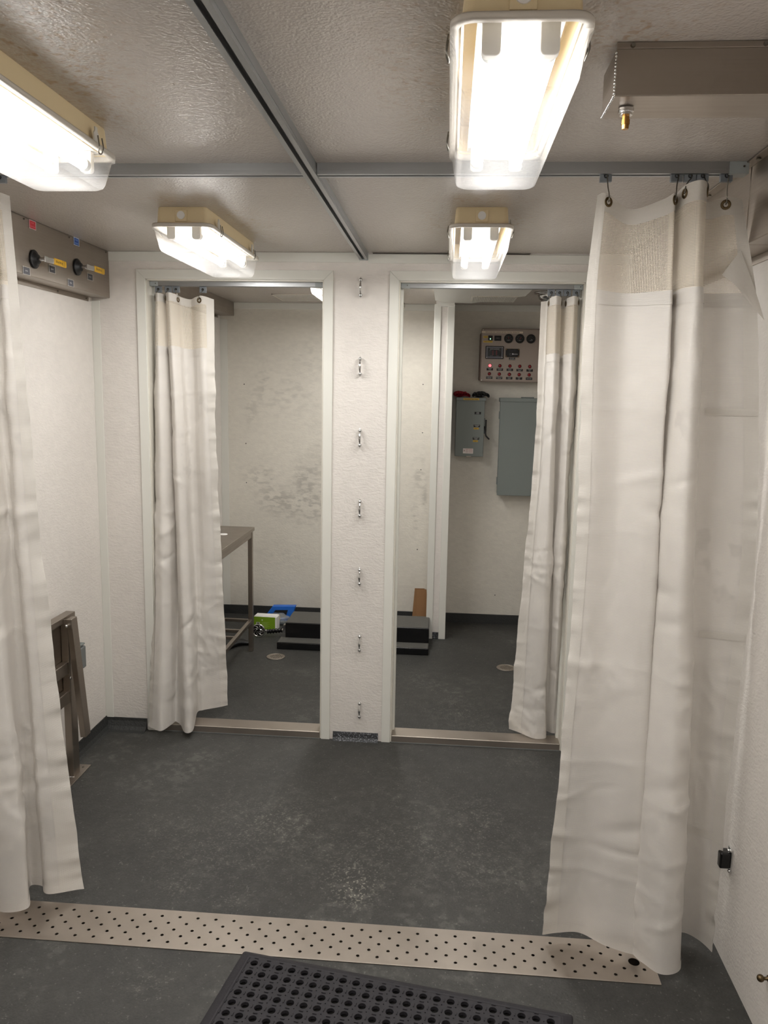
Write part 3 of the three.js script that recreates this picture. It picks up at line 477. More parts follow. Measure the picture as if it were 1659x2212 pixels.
// ---------------------------------------------------------------- stainless boxes along the ceiling
function screwAt(parent, x, y, z, axis = 'z', r = 0.004) { part('screw', moved(cyl(r, r * 0.8, 0.004, 12, axis), x, y, z), m.wire, parent); }
{
  const b = thing('valve_box', 'brushed stainless steel wall box with two yellow-handled valves', 'valve box');
  part('cover', rbox(0, 0.082, 1.946, H - 0.0005, 0.0005, 1.28, 0.003, 2), m.steel, b);
  part('wall_flange', rbox(0, 0.0035, 1.928, 1.946, 0.036, 1.28, 0.001, 1), m.steel, b);
  for (const z of [0.06, 0.31, 0.62]) screwAt(b, 0.005, 1.937, z, 'x');
  for (const z of [0.03, 0.36, 0.69]) screwAt(b, 0.083, 2.131, z, 'x', 0.0035);
  // engraved plates
  const plate = (y, z, w, h, draw, mt) => { const g = label(w, h).rotateY(Math.PI / 2).translate(0.0822, y, z); part('engraved_plate', g, mt || printMat(96, 96, draw), b); };
  plate(2.1225, 0.632, 0.045, 0.029, lettering('#b5202c', '#d07078', ['HOT', 'WATER'], 'bold 20px sans-serif', '#d8c8c8'));
  plate(2.1255, 0.300, 0.045, 0.029, lettering('#21468c', '#8fb0e0', ['COLD', 'WATER'], 'bold 20px sans-serif', '#ccd0dc'));
  plate(1.960, 0.688, 0.05, 0.027, lettering('#5b5c63', '#c9c9cc', ['ON'], 'bold 22px sans-serif', '#c8c2ba'));
  plate(1.962, 0.362, 0.05, 0.027, lettering('#5b5c63', '#c9c9cc', ['ON'], 'bold 22px sans-serif', '#c8c2ba'));
  plate(1.992, 0.505, 0.05, 0.027, lettering('#3a3b3f', '#b9b9bc', ['OFF'], 'bold 22px sans-serif', '#c8c2ba'));
  plate(2.008, 0.190, 0.05, 0.027, lettering('#3a3b3f', '#b9b9bc', ['OFF'], 'bold 22px sans-serif', '#c8c2ba'));
  const grip = printMat(160, 64, (g, w, h) => { g.fillStyle = '#dba91c'; g.fillRect(0, 0, w, h); g.fillStyle = '#2a210c'; g.font = 'bold italic 30px serif'; g.textBaseline = 'middle'; g.fillText('DuWa', 12, h / 2); g.font = '12px sans-serif'; for (let i = 0; i < 4; i++) g.fillText('150 WSP', 96, 12 + i * 14); }, 0.4);
  for (const [y, z, lab] of [[2.007, 0.634, 'yellow-handled ball valve below the red plate'], [2.030, 0.303, 'yellow-handled ball valve below the blue plate']]) {
    const v = thing('ball_valve', lab, 'valve', [0.0825, y, z], 'ball valves on the wall box');
    part('escutcheon', lathe([[0, 0], [0.031, 0], [0.032, 0.004], [0.029, 0.007], [0.024, 0.007], [0.022, 0.012], [0.017, 0.013], [0.015, 0.019], [0, 0.02]], 32).rotateZ(-Math.PI / 2), m.black, v);
    part('stem', merge(moved(cyl(0.0065, 0.0065, 0.03, 16, 'x'), 0.03, 0, 0), moved(cyl(0.009, 0.009, 0.008, 6, 'x'), 0.043, 0, 0)), m.chrome, v);
    const l = part('lever', merge(rbox(0.044, 0.0475, -0.010, 0.010, -0.012, 0.014, 0.001, 1), beam([0.0455, 0, -0.008], [0.0475, 0.002, -0.055], 0.0035, 0.019, [0, 1, 0])), m.chrome, v);
    const gg = rbox(-0.045, 0.045, -0.0115, 0.0115, -0.004, 0.004, 0.0035, 2); // uv over its broad face
    const p = gg.attributes.position, uv = gg.attributes.uv; for (let i = 0; i < p.count; i++) uv.setXY(i, (p.getX(i) + 0.045) / 0.09, (p.getY(i) + 0.0115) / 0.023);
    part('grip', gg.rotateY(Math.PI / 2).translate(0.0475, 0.002, -0.094), grip, l).userData.label = 'yellow vinyl grip with black print';
  }
}
{
  const b = thing('wall_duct', 'stainless steel boxed duct along the wall behind the wide curtain', 'duct');
  part('cover', rbox(2.27, XR, 1.952, H - 0.0005, 0.0005, 1.277, 0.003, 2), m.steel, b);
  part('cover', rbox(2.27, XR, 1.952, H - 0.0005, 1.281, 3.4, 0.003, 2), m.steel, b);
  part('ceiling_flange', rbox(2.245, 2.27, H - 0.004, H - 0.0003, 0.02, 3.4, 0.001, 1), m.steel, b);
  part('wall_flange', rbox(XR - 0.0035, XR, 1.93, 1.952, 0.02, 3.4, 0.001, 1), m.steel, b);
  screwAt(b, 2.257, H - 0.0055, 1.36, 'y', 0.006); screwAt(b, 2.257, H - 0.0055, 1.0, 'y', 0.005);
}
{
  const b = thing('wall_duct', 'stainless steel boxed duct high on the wall of the far room above the table', 'duct');
  part('cover', rbox(0, 0.097, 2.052, H - 0.0005, ZB + 0.005, -0.12, 0.003, 2), m.steel, b);
  part('wall_flange', rbox(0, 0.0035, 2.034, 2.052, ZB + 0.06, -0.12, 0.001, 1), m.steel, b);
  screwAt(b, 0.005, 2.043, -1.85, 'x');
}
{
  const b = thing('ceiling_box', 'stainless steel box on the ceiling with a brass spray nozzle beneath', 'ceiling box');
  const s = part('cover', rbox(1.797, 2.269, 2.058, H - 0.009, 1.888, 1.998, 0.002, 1), m.steel, b);
  part('flange', rbox(1.797, 2.244, H - 0.0105, H - 0.0003, 1.997, 2.0, 0.001, 1), m.steel, b);
  const beads = []; for (let i = 0; i < 13; i++) beads.push(new THREE.SphereGeometry(0.0016 + 0.0008 * hash(i, 1, 5), 8, 6).translate(1.797, 2.062 + i * 0.0052, 1.998));
  for (let i = 0; i < 16; i++) beads.push(new THREE.SphereGeometry(0.0018 + 0.0006 * hash(i, 2, 5), 8, 6).translate(1.797, 2.059, 1.892 + i * 0.0068));
  part('weld_bead', merge(...beads), m.chrome, b);
  for (const x of [1.822, 2.03]) screwAt(b, x, H - 0.006, 2.002, 'z', 0.004);
  const n = part('nozzle', merge(moved(cyl(0.0065, 0.0065, 0.012, 6), 0, -0.016, 0), moved(cyl(0.0075, 0.0075, 0.008, 6), 0, -0.024, 0), moved(cyl(0.006, 0.0068, 0.008, 6), 0, -0.031, 0)).translate(1.828, 2.058, 1.945), m.brass, b); n.userData.label = 'brass spray nozzle';
  part('lock_nut', merge(moved(cyl(0.0135, 0.0135, 0.006, 6), 1.828, 2.053, 1.945), moved(cyl(0.0105, 0.0105, 0.005, 18), 1.828, 2.0475, 1.945)), m.chrome, n);
}

// ---------------------------------------------------------------- chrome pulls on the column
{
  const bar = []; for (let i = 0; i <= 24; i++) { const t = i / 24 * 2 - 1; bar.push([0.0028 + 0.0034 * (1 - Math.abs(t)) ** 1.1, t * 0.028]); }
  const g = lathe(bar, 14), p = g.attributes.position; for (let i = 0; i < p.count; i++) p.setZ(i, p.getZ(i) + 0.017 * (1 - (p.getY(i) / 0.034) ** 2) + 0.006);
  g.computeVertexNormals();
  const ends = [1, -1].map((s) => merge(new THREE.SphereGeometry(0.0082, 18, 14).translate(0, s * 0.031, 0.011), new THREE.ConeGeometry(0.003, 0.007, 10).rotateX(s > 0 ? 0 : Math.PI).translate(0, s * 0.0405, 0.011), cyl(0.0042, 0.0042, 0.01, 12, 'z').translate(0, s * 0.031, 0.005)));
  [[1.164, 1.998], [1.166, 1.674], [1.169, 1.373], [1.173, 1.067], [1.176, 0.764], [1.180, 0.461], [1.184, 0.148]].forEach(([x, y], i) => {
    const h = thing('pull_handle', `small chrome pull handle on the column, ${ORD[i]} below the ceiling`, 'handle', [x, y, 0], 'chrome pulls down the column');
    part('bar', g, m.chrome, h); for (const e of ends) part('ball_end', e, m.chrome, h);
  });
}

// ---------------------------------------------------------------- floor drain strip and mat
{
  const d = thing('drain_grate', 'perforated stainless steel floor drain strip under the curtain rail', 'drain', [0, 0, 0]);
  const x0 = 0.02, x1 = 2.163, z0 = 1.26, z1 = 1.4205, holes = [];
  const rows = [[1.287, 0.0], [1.3155, -0.026], [1.343, 0.0], [1.369, -0.026], [1.396, 0.0]];
  const path = (x, z, r, n) => { const p = []; for (let i = 0; i < n; i++) p.push([x + r * Math.cos(-i / n * 2 * Math.PI), z + r * Math.sin(-i / n * 2 * Math.PI)]); return p; };
  rows.forEach(([z, o], r) => { for (let x = 0.348 + o - 0.0548 * 6; x < x1 - 0.02; x += 0.0548) if (x > x0 + 0.02 && Math.hypot(x - 2.108, z - 1.341) > 0.026) holes.push(path(x, z, 0.005, 10)); });
  holes.push(path(2.108, 1.341, 0.0155, 24));
  const g = extr([[x0, z0], [x1, z0], [x1, z1], [x0, z1]], 0.002, holes).rotateX(Math.PI / 2).translate(0, 0.003, 0);
  part('perforated_plate', uvm(g), m.plate, d);
  part('lip', rbox(x0, x1, 0, 0.0031, z1 - 0.001, z1 + 0.002, 0.001, 1), m.plate, d);
  part('lip', rbox(x0, x1, 0, 0.0031, z0 - 0.002, z0 + 0.001, 0.001, 1), m.plate, d);
  part('trough', merge(box(TRENCH[0], TRENCH[1], -0.079, -0.075, TRENCH[2], TRENCH[3]), box(TRENCH[0], TRENCH[1], -0.075, -0.0005, TRENCH[2], TRENCH[2] + 0.002), box(TRENCH[0], TRENCH[1], -0.075, -0.0005, TRENCH[3] - 0.002, TRENCH[3])), m.plate, d);
}
{
  const t = thing('floor_mat', 'black rubber drainage mat with rows of round holes', 'mat', [1.013, 0, 1.411]); t.rotation.y = -0.160;
  const b = 0.036, W = 0.905, L = 1.5, pitch = 0.0357, nx = Math.floor((W - 2 * b) / pitch), nz = Math.floor((L - 2 * b) / pitch), px = (W - 2 * b) / nx, pz = (L - 2 * b) / nz, T = 0.0095, y0 = 0.0085;
  const circ = (x, z, r, n, a0 = 0) => { const p = []; for (let i = 0; i < n; i++) p.push([x + r * Math.cos(a0 - i / n * 2 * Math.PI), z + r * Math.sin(a0 - i / n * 2 * Math.PI)]); return p; };
  const cell = extr([[0, 0], [px, 0], [px, pz], [0, pz]], T, [circ(px / 2, pz / 2, 0.0106, 14), circ(px * 0.93, pz * 0.93, 0.0021, 5)]).rotateX(Math.PI / 2).translate(0, T, 0);
  // leave out the cell's outer side walls
  const c0 = clean([cell])[0], keep = [], P = c0.attributes.position; for (let i = 0; i < P.count; i += 3) { const on = (f) => [0, 1, 2].every((k) => f(i + k)); if (on((k) => P.getX(k) < 1e-5) || on((k) => P.getX(k) > px - 1e-5) || on((k) => P.getZ(k) < 1e-5) || on((k) => P.getZ(k) > pz - 1e-5) || on((k) => P.getY(k) < 1e-5)) continue; keep.push(i, i + 1, i + 2); }
  const take = (a, w) => { const out = new Float32Array(keep.length * w); keep.forEach((k, i) => { for (let q = 0; q < w; q++) out[i * w + q] = a.array[k * w + q]; }); return new THREE.BufferAttribute(out, w); };
  const cg = new THREE.BufferGeometry(); cg.setAttribute('position', take(c0.attributes.position, 3)); cg.setAttribute('normal', take(c0.attributes.normal, 3)); cg.setAttribute('uv', take(c0.attributes.uv, 2));
  const rib = clean([new THREE.BoxGeometry(0.011, 0.003, 0.0022).translate(px / 2, T + 0.001, 0.001), new THREE.BoxGeometry(0.0022, 0.003, 0.011).translate(0.001, T + 0.001, pz / 2)]);
  const all = []; for (let i = 0; i < nx; i++) for (let j = 0; j < nz; j++) { all.push(moved(cg, b + i * px, y0, b + j * pz)); for (const r of rib) all.push(moved(r, b + i * px, y0, b + j * pz)); }
  part('holed_field', uvm(mergeGeometries(all)), m.rubber, t);
  const rr = (k, y) => rrect(W - 2 * k, L - 2 * k, 0.004 + (b - k) * 0.1, y, 3), top = T + y0;
  part('bevelled_edge', uvm(loft([rr(0.0005, 0), rr(0, 0.0035), rr(0.003, 0.005), rr(b - 0.014, top - 0.0015), rr(b - 0.010, top - 0.003), rr(b - 0.008, top), rr(b, top), rr(b, y0)]).translate(W / 2, 0, L / 2)), m.rubber, t);
}

// ---------------------------------------------------------------- folded stainless bench frame, outlet, small wall fittings
{
  const b = thing('folding_bench', 'stainless steel bench folded flat beside the drawn-back curtain', 'bench');
  const plate = part('base_plate', rbox(0.012, 0.097, 0.0, 0.005, 0.378, 1.18, 0.001, 1), m.plate, b);
  screwAt(plate, 0.075, 0.006, 0.405, 'y', 0.005); screwAt(plate, 0.085, 0.006, 1.15, 'y', 0.005);
  for (const z of [0.437, 1.09]) {
    part('post', rbox(0.046, 0.077, 0.004, 0.662, z, z + 0.053, 0.003, 2), m.steel, b);
    part('weld_bead', merge(...[0, 1, 2, 3, 4].map((i) => new THREE.SphereGeometry(0.003, 8, 6).scale(1.3, 0.6, 1).translate(0.05 + i * 0.006, 0.006, z + 0.054))), m.chrome, b);
  }
  part('top_bar', rbox(0.028, 0.066, 0.648, 0.674, 0.402, 1.18, 0.003, 2), m.steel, b);
  part('folded_seat', rbox(0.030, 0.0455, 0.335, 0.647, 0.45, 1.12, 0.002, 1), m.steel, b);
  for (const y of [0.442, 0.322]) part('cross_bar', rbox(0.046, 0.074, y, y + 0.05, 0.486, 1.095, 0.004, 2), m.steel, b);
  const lg = part('leg', beam([0.087, 0.668, 0.478], [0.122, 0.178, 0.470], 0.024, 0.046, [0, 0, 1]), m.steel, b);
  part('hinge_bolt', merge(moved(cyl(0.006, 0.006, 0.05, 12, 'z'), 0.084, 0.645, 0.49), new THREE.SphereGeometry(0.0065, 12, 8).translate(0.084, 0.645, 0.516)), m.chrome, lg);
  part('hinge_plate', rbox(0.066, 0.100, 0.63, 0.668, 0.5015, 0.5045, 0.002, 1), m.steel, lg);
  part('leg', beam([0.087, 0.668, 1.118], [0.122, 0.178, 1.128], 0.024, 0.046, [0, 0, 1]), m.steel, b);
  part('bolt', new THREE.SphereGeometry(0.006, 12, 8).translate(0.079, 0.425, 0.492), m.chrome, b);
}
{
  const o = thing('outlet_cover', 'grey weatherproof socket cover on the wall behind the folded bench', 'socket', [0, 0.45, 0.322]);
  part('back_box', rbox(0, 0.022, -0.052, 0.058, -0.04, 0.04, 0.004, 2), m.outlet, o);
  part('lid', rbox(0.022, 0.05, -0.052, 0.042, -0.037, 0.037, 0.006, 2), m.outlet, o);
  const h = part('hinge', rbox(0.006, 0.046, 0.046, 0.054, -0.038, 0.038, 0.003, 1), m.greyBox2, o);
  part('hinge_pin', moved(cyl(0.004, 0.004, 0.03, 10, 'z'), 0.04, 0.052, 0.006), m.greyBox2, h);
  single('sticker', box(0, 0.0012, 0.528, 0.541, 0.345, 0.362), m.black, 'tiny black sticker on the wall above the grey socket cover', 'sticker');
}
{
  const o = thing('door_catch', 'black rubber catch with steel screws on the wall behind the wide curtain', 'catch', [XR, 0.31, 1.302]);
  part('pad', rbox(-0.034, -0.004, -0.024, 0.024, -0.016, 0.016, 0.006, 2), m.blackGloss, o);
  part('bracket', rbox(-0.005, 0, -0.034, 0.034, -0.012, 0.016, 0.002, 1), m.chrome, o);
  for (const y of [-0.03, 0.022, 0.03]) part('screw', new THREE.SphereGeometry(0.0048, 12, 8).translate(-0.006, y, y === 0.022 ? -0.002 : 0.012), m.chrome, o);
  const k = thing('bump_stop', 'small dark brass bump stop low on the bare wall past the floor drain', 'bump stop', [XR, 0.18, 1.60]);
  part('stem', lathe([[0, 0], [0.008, 0], [0.008, 0.003], [0.004, 0.005], [0.004, 0.014]], 16).rotateZ(Math.PI / 2), m.bronze, k);
  part('ball', new THREE.SphereGeometry(0.009, 16, 12).translate(-0.02, 0, 0), m.bronze, k);
}

// ---------------------------------------------------------------- the far rooms
{ // ceiling panel with its grille, and the other grille
  const c = thing('ceiling_panel', 'shallow white ceiling panel with a slatted air grille above the control panel', 'ceiling panel');
  const pts = [[1.449, -0.72], [1.958, -0.72], [1.945, -1.12], [1.66, -1.50], [1.49, -1.46], [1.449, -1.37]];
  part('tray', uvm(extr(pts.map(([x, z]) => [x, -z]), 0.0395).rotateX(-Math.PI / 2).translate(0, 2.1, 0)), m.trim, c);
  const v = part('grille_frame', box(1.655, 1.905, 2.0975, 2.1, -1.40, -1.13), m.lip, c);
  for (let i = 0; i < 26; i++) part('slat', rbox(1.661 + i * 0.0093, 1.6655 + i * 0.0093, 2.0945, 2.0975, -1.392, -1.138, 0.001, 1), m.trim, c);
  const g = thing('air_grille', 'rectangular slatted air grille in the far room ceiling above the steps', 'air grille', [0.46, H, -1.80]);
  part('frame', merge(box(0, 0.4, -0.005, 0, 0, 0.008), box(0, 0.4, -0.005, 0, 0.332, 0.34), box(0, 0.008, -0.005, 0, 0, 0.34), box(0.392, 0.4, -0.005, 0, 0, 0.34)), m.lip, g);
  part('duct_back', box(0.004, 0.396, 0.079, 0.082, 0.004, 0.336), m.alu, g);
  for (let i = 0; i < 40; i++) part('slat', box(0.011 + i * 0.0096, 0.0165 + i * 0.0096, -0.004, -0.0015, 0.008, 0.332), m.holder, g);
}
{
  const d = thing('dome_fitting', 'round polished chrome dome on the far room ceiling behind the narrow curtain', 'ceiling fitting', [2.096, H, -1.28]);
  part('flange', lathe([[0, 0], [0.088, 0], [0.088, -0.006], [0.082, -0.010], [0.066, -0.012]], 40), m.chrome, d);
  part('bowl', lathe([[0.066, -0.010], [0.068, -0.02], [0.064, -0.024], [0.062, -0.034], [0.05, -0.044], [0.03, -0.052], [0, -0.055]], 40), m.chrome, d);
}
function disc(r, d, n = 28) { return cyl(r, r, d, n, 'z'); }
{ // control panel on the far wall
  const p = thing('control_panel', 'tan metal control panel with gauges and red indicator lamps on the far wall', 'control panel', [1.741, 1.643, ZB]);
  const W = 0.405, Hh = 0.342, D = 0.10, dx = (px) => (px - 1040) * 0.00285, dy = (py) => 0.342 - (py - 710) * 0.00294;
  part('case', rbox(-0.006, W - 0.012, 0.008, Hh - 0.03, 0, D - 0.022, 0.008, 2), m.panelRim, p);
  part('door', rbox(0, W, 0, Hh, D - 0.024, D, 0.012, 3), m.panelTan, p);
  const put = (name, geo, mat, par = p) => part(name, geo, mat, par);
  const stick = (px, py, w, h, lines, bg, fg, font, cw = 160) => put('printed_label', label(w, h).translate(dx(px), dy(py), D), printMat(cw, Math.round(cw * h / w), lettering(bg, fg, lines, font)));
  stick(1087, 718.5, 0.262, 0.012, ['UNPLUG BATTERY CHARGER BEFORE STARTING GENERATOR'], '#d9cbb8', '#3a2c22', 'bold 15px sans-serif', 512);
  stick(1050, 729, 0.028, 0.012, ['Step 4'], '#d9b64a', '#2c2410', 'bold 26px sans-serif', 96);
  stick(1055.5, 739, 0.058, 0.011, ['Hold 5-10 sec'], '#d9b64a', '#2c2410', 'bold 22px sans-serif');
  const sw = put('switch', rbox(dx(1056), dx(1065.5), dy(736.5), dy(726), D, D + 0.006, 0.001, 1), m.blackGloss); put('switch_lamp', rbox(dx(1059.4), dx(1061.8), dy(734.5), dy(732), D + 0.006, D + 0.0072, 0.0005, 1), m.greenLit, sw);
  const hm = put('hour_meter', rbox(dx(1069.5), dx(1085), dy(737), dy(726), D, D + 0.005, 0.001, 1), m.blackGloss); put('counter', label(0.03, 0.012).translate(dx(1077.2), dy(731.6), D + 0.005), printMat(96, 40, lettering('#181818', '#8d8d8d', ['00412'], '22px monospace')), hm);
  const dial = (txt, red, ang) => printMat(160, 160, (g, w) => { g.fillStyle = '#0b0b0c'; g.fillRect(0, 0, w, w); g.strokeStyle = '#a9a9a9'; g.lineWidth = 3; for (let i = 0; i <= 6; i++) { const a = Math.PI * (0.75 + 1.5 * i / 6); g.beginPath(); g.moveTo(80 + 46 * Math.cos(a), 80 + 46 * Math.sin(a)); g.lineTo(80 + 58 * Math.cos(a), 80 + 58 * Math.sin(a)); g.stroke(); } g.strokeStyle = red; g.lineWidth = 5; g.beginPath(); g.moveTo(80, 84); g.lineTo(80 + 44 * Math.cos(ang), 84 + 44 * Math.sin(ang)); g.stroke(); g.fillStyle = '#b5b5b5'; g.font = 'bold 17px sans-serif'; g.textAlign = 'center'; g.fillText(txt, 80, 124); }, 0.3);
  [[1101.3, 732, 'VOLTS', '#b03030', -1.57], [1126.3, 732, 'FUEL', '#c04040', -0.9], [1151, 732, 'TEMP', '#d0d0d0', 0.6]].forEach(([x, y, t, c, a]) => {
    const gz = put('gauge', disc(0.0285, 0.008, 36).translate(dx(x), dy(y), D + 0.004), m.blackGloss); put('dial_face', new THREE.CircleGeometry(0.0235, 32).translate(dx(x), dy(y), D + 0.0085), dial(t, c, a), gz); put('bezel', new THREE.TorusGeometry(0.0262, 0.0024, 8, 36).translate(dx(x), dy(y), D + 0.008), m.black, gz);
  });
  const ch = put('charger_display', rbox(dx(1050.5), dx(1091.5), dy(776), dy(748.5), D, D + 0.010, 0.005, 2), m.black);
  put('bezel', rbox(dx(1052), dx(1090), dy(775), dy(749.6), D + 0.008, D + 0.0125, 0.002, 1), m.greyLabel, ch);
  put('screen', label(0.0865, 0.052).translate(dx(1071), dy(762), D + 0.0122), printMat(256, 154, (g, w, h) => { g.fillStyle = '#0a0809'; g.fillRect(0, 0, w, h); g.fillStyle = '#b9b4b4'; g.font = 'bold 24px sans-serif'; g.textAlign = 'center'; g.fillText('AUTO CHARGER', w / 2, 26); g.font = '14px sans-serif'; g.fillText('BATT', 44, 50); g.fillText('BATT', 212, 50); g.fillText('STATUS', 70, 148); g.fillText('STATUS', 186, 148); g.fillStyle = '#6d1a22'; for (let i = 0; i < 5; i++) for (const x of [84, 152]) g.fillRect(x, 42 + i * 18, 26, 11); }, 0.25), ch);
  for (const [x, y] of [[1053.8, 751.6], [1088.2, 751.6], [1053.8, 773], [1088.2, 773]]) put('screw', disc(0.0026, 0.003, 10).translate(dx(x), dy(y), D + 0.0135), m.chrome, ch);
  const lm = put('level_monitor', rbox(dx(1095.5), dx(1126.6), dy(771.6), dy(753.8), D, D + 0.006, 0.002, 1), m.blackGloss);
  put('face', label(0.07, 0.04).translate(dx(1111), dy(762.6), D + 0.006), printMat(180, 104, (g, w, h) => { g.fillStyle = '#0b0b0f'; g.fillRect(0, 0, w, h); g.fillStyle = '#56606e'; g.font = '14px sans-serif'; g.fillText('E  1/4  1/2  3/4  F', 40, 22); g.strokeStyle = '#8d8d95'; g.lineWidth = 2; g.strokeRect(46, 62, 30, 26); g.fillStyle = '#d5d5d8'; g.fillRect(90, 58, 14, 24); g.font = 'bold 20px sans-serif'; g.fillText('KIMSION', 90, 80); }, 0.3), lm);
  for (const [x, y] of [[1097.4, 755.6], [1124.6, 755.6], [1097.4, 769.8], [1124.6, 769.8]]) put('screw', disc(0.0024, 0.003, 10).translate(dx(x), dy(y), D + 0.007), m.brass, lm);
  stick(1111, 775.2, 0.040, 0.015, ['GREY WATER', 'TANK MONITOR'], '#0c0c0c', '#cfcfcf', 'bold 19px sans-serif');
  const names = [['EXTERIOR', 'LIGHTS'], ['WATER PUMP', 'CONTROL'], ['INTERIOR', 'FURNACE'], ['WATER TANK', 'HEATER'], ['INTERIOR', 'FAN'], ['INTERIOR LIGHTS', 'CURB SIDE'], ['INTERIOR LIGHTS', 'LEFT SIDE'], ['INTERIOR', 'OUTLET'], ['HEATER', 'UNIT'], ['MAST POWER']];
  const xs = [1062, 1084.5, 1107, 1129, 1151.5];
  for (let r = 0; r < 2; r++) xs.forEach((x, i) => {
    const X = dx(x - r * 0.6), y = dy(790.5 + r * 18 + i * 0.2), z = D; const L = put('indicator_lamp', lathe([[0, 0.007], [0.005, 0.006], [0.0085, 0.003], [0.0095, 0]], 20).rotateX(Math.PI / 2).translate(X, y, z), r === 0 && i === 0 ? m.redLit : m.redLamp); if (r === 0 && i === 0) L.userData.label = 'lit red indicator lamp';
    put('bezel', new THREE.TorusGeometry(0.0098, 0.0014, 6, 22).translate(X, y, z + 0.001), m.black, L);
    stick(x - r * 0.6, 798.5 + r * 18 + i * 0.3, 0.041, 0.0155, names[r * 5 + i], '#0a0a0a', '#d0d0d0', 'bold 18px sans-serif');
  });
  for (const [x, y] of [[0.012, 0.012], [W - 0.012, 0.012], [0.012, Hh - 0.012], [W - 0.012, Hh - 0.012]]) put('screw', disc(0.003, 0.003, 10).translate(x, y, D + 0.001), m.chrome);
}
{ // safety switch box
  const b = thing('switch_box', 'grey metal safety switch box with a side lever below the control panel', 'electrical box', [1.594, 1.158, ZB]);
  const D = 0.11;
  part('body', rbox(0.004, 0.184, 0.004, 0.372, 0, D - 0.012, 0.003, 1), m.greyBox2, b);
  part('cover', rbox(0, 0.186, 0, 0.366, D - 0.014, D, 0.004, 2), m.greyBox, b);
  part('rain_hood', rbox(-0.001, 0.194, 0.362, 0.384, 0, D + 0.006, 0.004, 2), m.greyBox, b);
  const st = (x, y, w, h, lines, bg, fg, font, cw = 128) => part('printed_label', label(w, h).translate(x, y, D), printMat(cw, Math.round(cw * h / w), lettering(bg, fg, lines, font)), b);
  part('printed_label', label(0.102, 0.012).translate(0.097, 0.3735, D + 0.006), printMat(256, 30, lettering('#cfa83c', '#2c2410', ['Generator Start Steps'], 'bold 21px sans-serif')), b);
  st(0.142, 0.284, 0.042, 0.016, ['SHORE', 'POWER'], '#101010', '#d5d5d5', 'bold 17px sans-serif');
  st(0.139, 0.201, 0.042, 0.016, ['GENERATOR', 'POWER'], '#101010', '#d5d5d5', 'bold 17px sans-serif');
  st(0.135, 0.184, 0.032, 0.012, ['Step 1'], '#cfa83c', '#2c2410', 'bold 24px sans-serif', 96);
  st(0.136, 0.119, 0.042, 0.016, ['GENERATOR', 'POWER'], '#101010', '#d5d5d5', 'bold 17px sans-serif');
  st(0.133, 0.102, 0.032, 0.012, ['Step 3'], '#cfa83c', '#2c2410', 'bold 24px sans-serif', 96);
  part('printed_label', label(0.066, 0.033).translate(0.087, 0.036, D), printMat(160, 80, (g, w, h) => { g.fillStyle = '#e6dedb'; g.fillRect(0, 0, w, h); g.fillStyle = '#a04040'; g.font = 'bold 12px sans-serif'; g.fillText('DANGER', 40, 16); g.fillText('WARNING', 92, 16); g.fillStyle = '#b08080'; for (let i = 0; i < 5; i++) { g.fillRect(40, 22 + i * 10, 44, 3); g.fillRect(92, 22 + i * 10, 58, 3); } g.fillStyle = '#6a2020'; g.beginPath(); g.moveTo(22, 10); g.lineTo(12, 36); g.lineTo(20, 36); g.lineTo(14, 60); g.lineTo(30, 30); g.lineTo(22, 30); g.fill(); }), b);
  part('hasp', rbox(0.075, 0.108, -0.005, 0.003, D - 0.01, D + 0.004, 0.001, 1), m.steel, b);
  const lv = part('lever_plate', rbox(0.184, 0.194, 0.15, 0.25, 0.03, 0.09, 0.003, 1), m.greyBox2, b);
  part('lever', tube([[0.189, 0.2, 0.085], [0.196, 0.17, 0.1], [0.2, 0.14, 0.11], [0.222, 0.115, 0.115]], 0.005, 20, 8), m.black, lv);
  part('lever_guide', rbox(0.192, 0.204, 0.16, 0.24, 0.045, 0.07, 0.002, 1), m.black, lv);
  // work gloves left on top
  const glove = (name, lab, mat, x, z, ry, mirror) => {
    const g = [new THREE.SphereGeometry(1, 24, 16).scale(0.045, 0.02, 0.055)];
    [[-0.03, 0.05], [-0.010, 0.056], [0.011, 0.054], [0.031, 0.046]].forEach(([fx, fl], i) => g.push(tube([[fx, 0, 0.03], [fx * 1.1, 0.004, 0.06], [fx * 1.2, -0.006, 0.045 + fl]], 0.0115, 12, 10)));
    g.push(tube([[0.035, 0, -0.01], [0.062, 0.002, 0.01], [0.07, -0.004, 0.035]], 0.0115, 12, 10), lathe([[0.034, 0], [0.038, 0.02], [0.036, 0.045]], 20).scale(1, 1, 0.5).rotateX(-Math.PI / 2).translate(0, 0.0, -0.04));
    const G = merge(...g), p = G.attributes.position; for (let i = 0; i < p.count; i++) p.setY(i, p.getY(i) + 0.010 * n2(p.getX(i) * 30, p.getZ(i) * 30, 5) - Math.max(0, Math.abs(p.getX(i)) - 0.03) * 0.2);
    G.scale(0.86, 0.95, 0.56); G.rotateY(ry); G.computeVertexNormals(); G.computeBoundingBox(); const bb = G.boundingBox;
    G.translate(-(bb.min.x + bb.max.x) / 2, -bb.min.y, -(bb.min.z + bb.max.z) / 2);
    const o = single(name, G, mat, lab, 'glove', 'work gloves on the switch box'); o.position.set(x, 1.158 + 0.3845, z); return o;
  };
  glove('work_glove', 'red work glove crumpled on top of the grey switch box', m.redCloth, 1.630, ZB + 0.064, 0.25);
  glove('work_glove', 'dark grey work glove drooping over the edge of the grey switch box', m.greyCloth, 1.752, ZB + 0.064, -0.3);
}
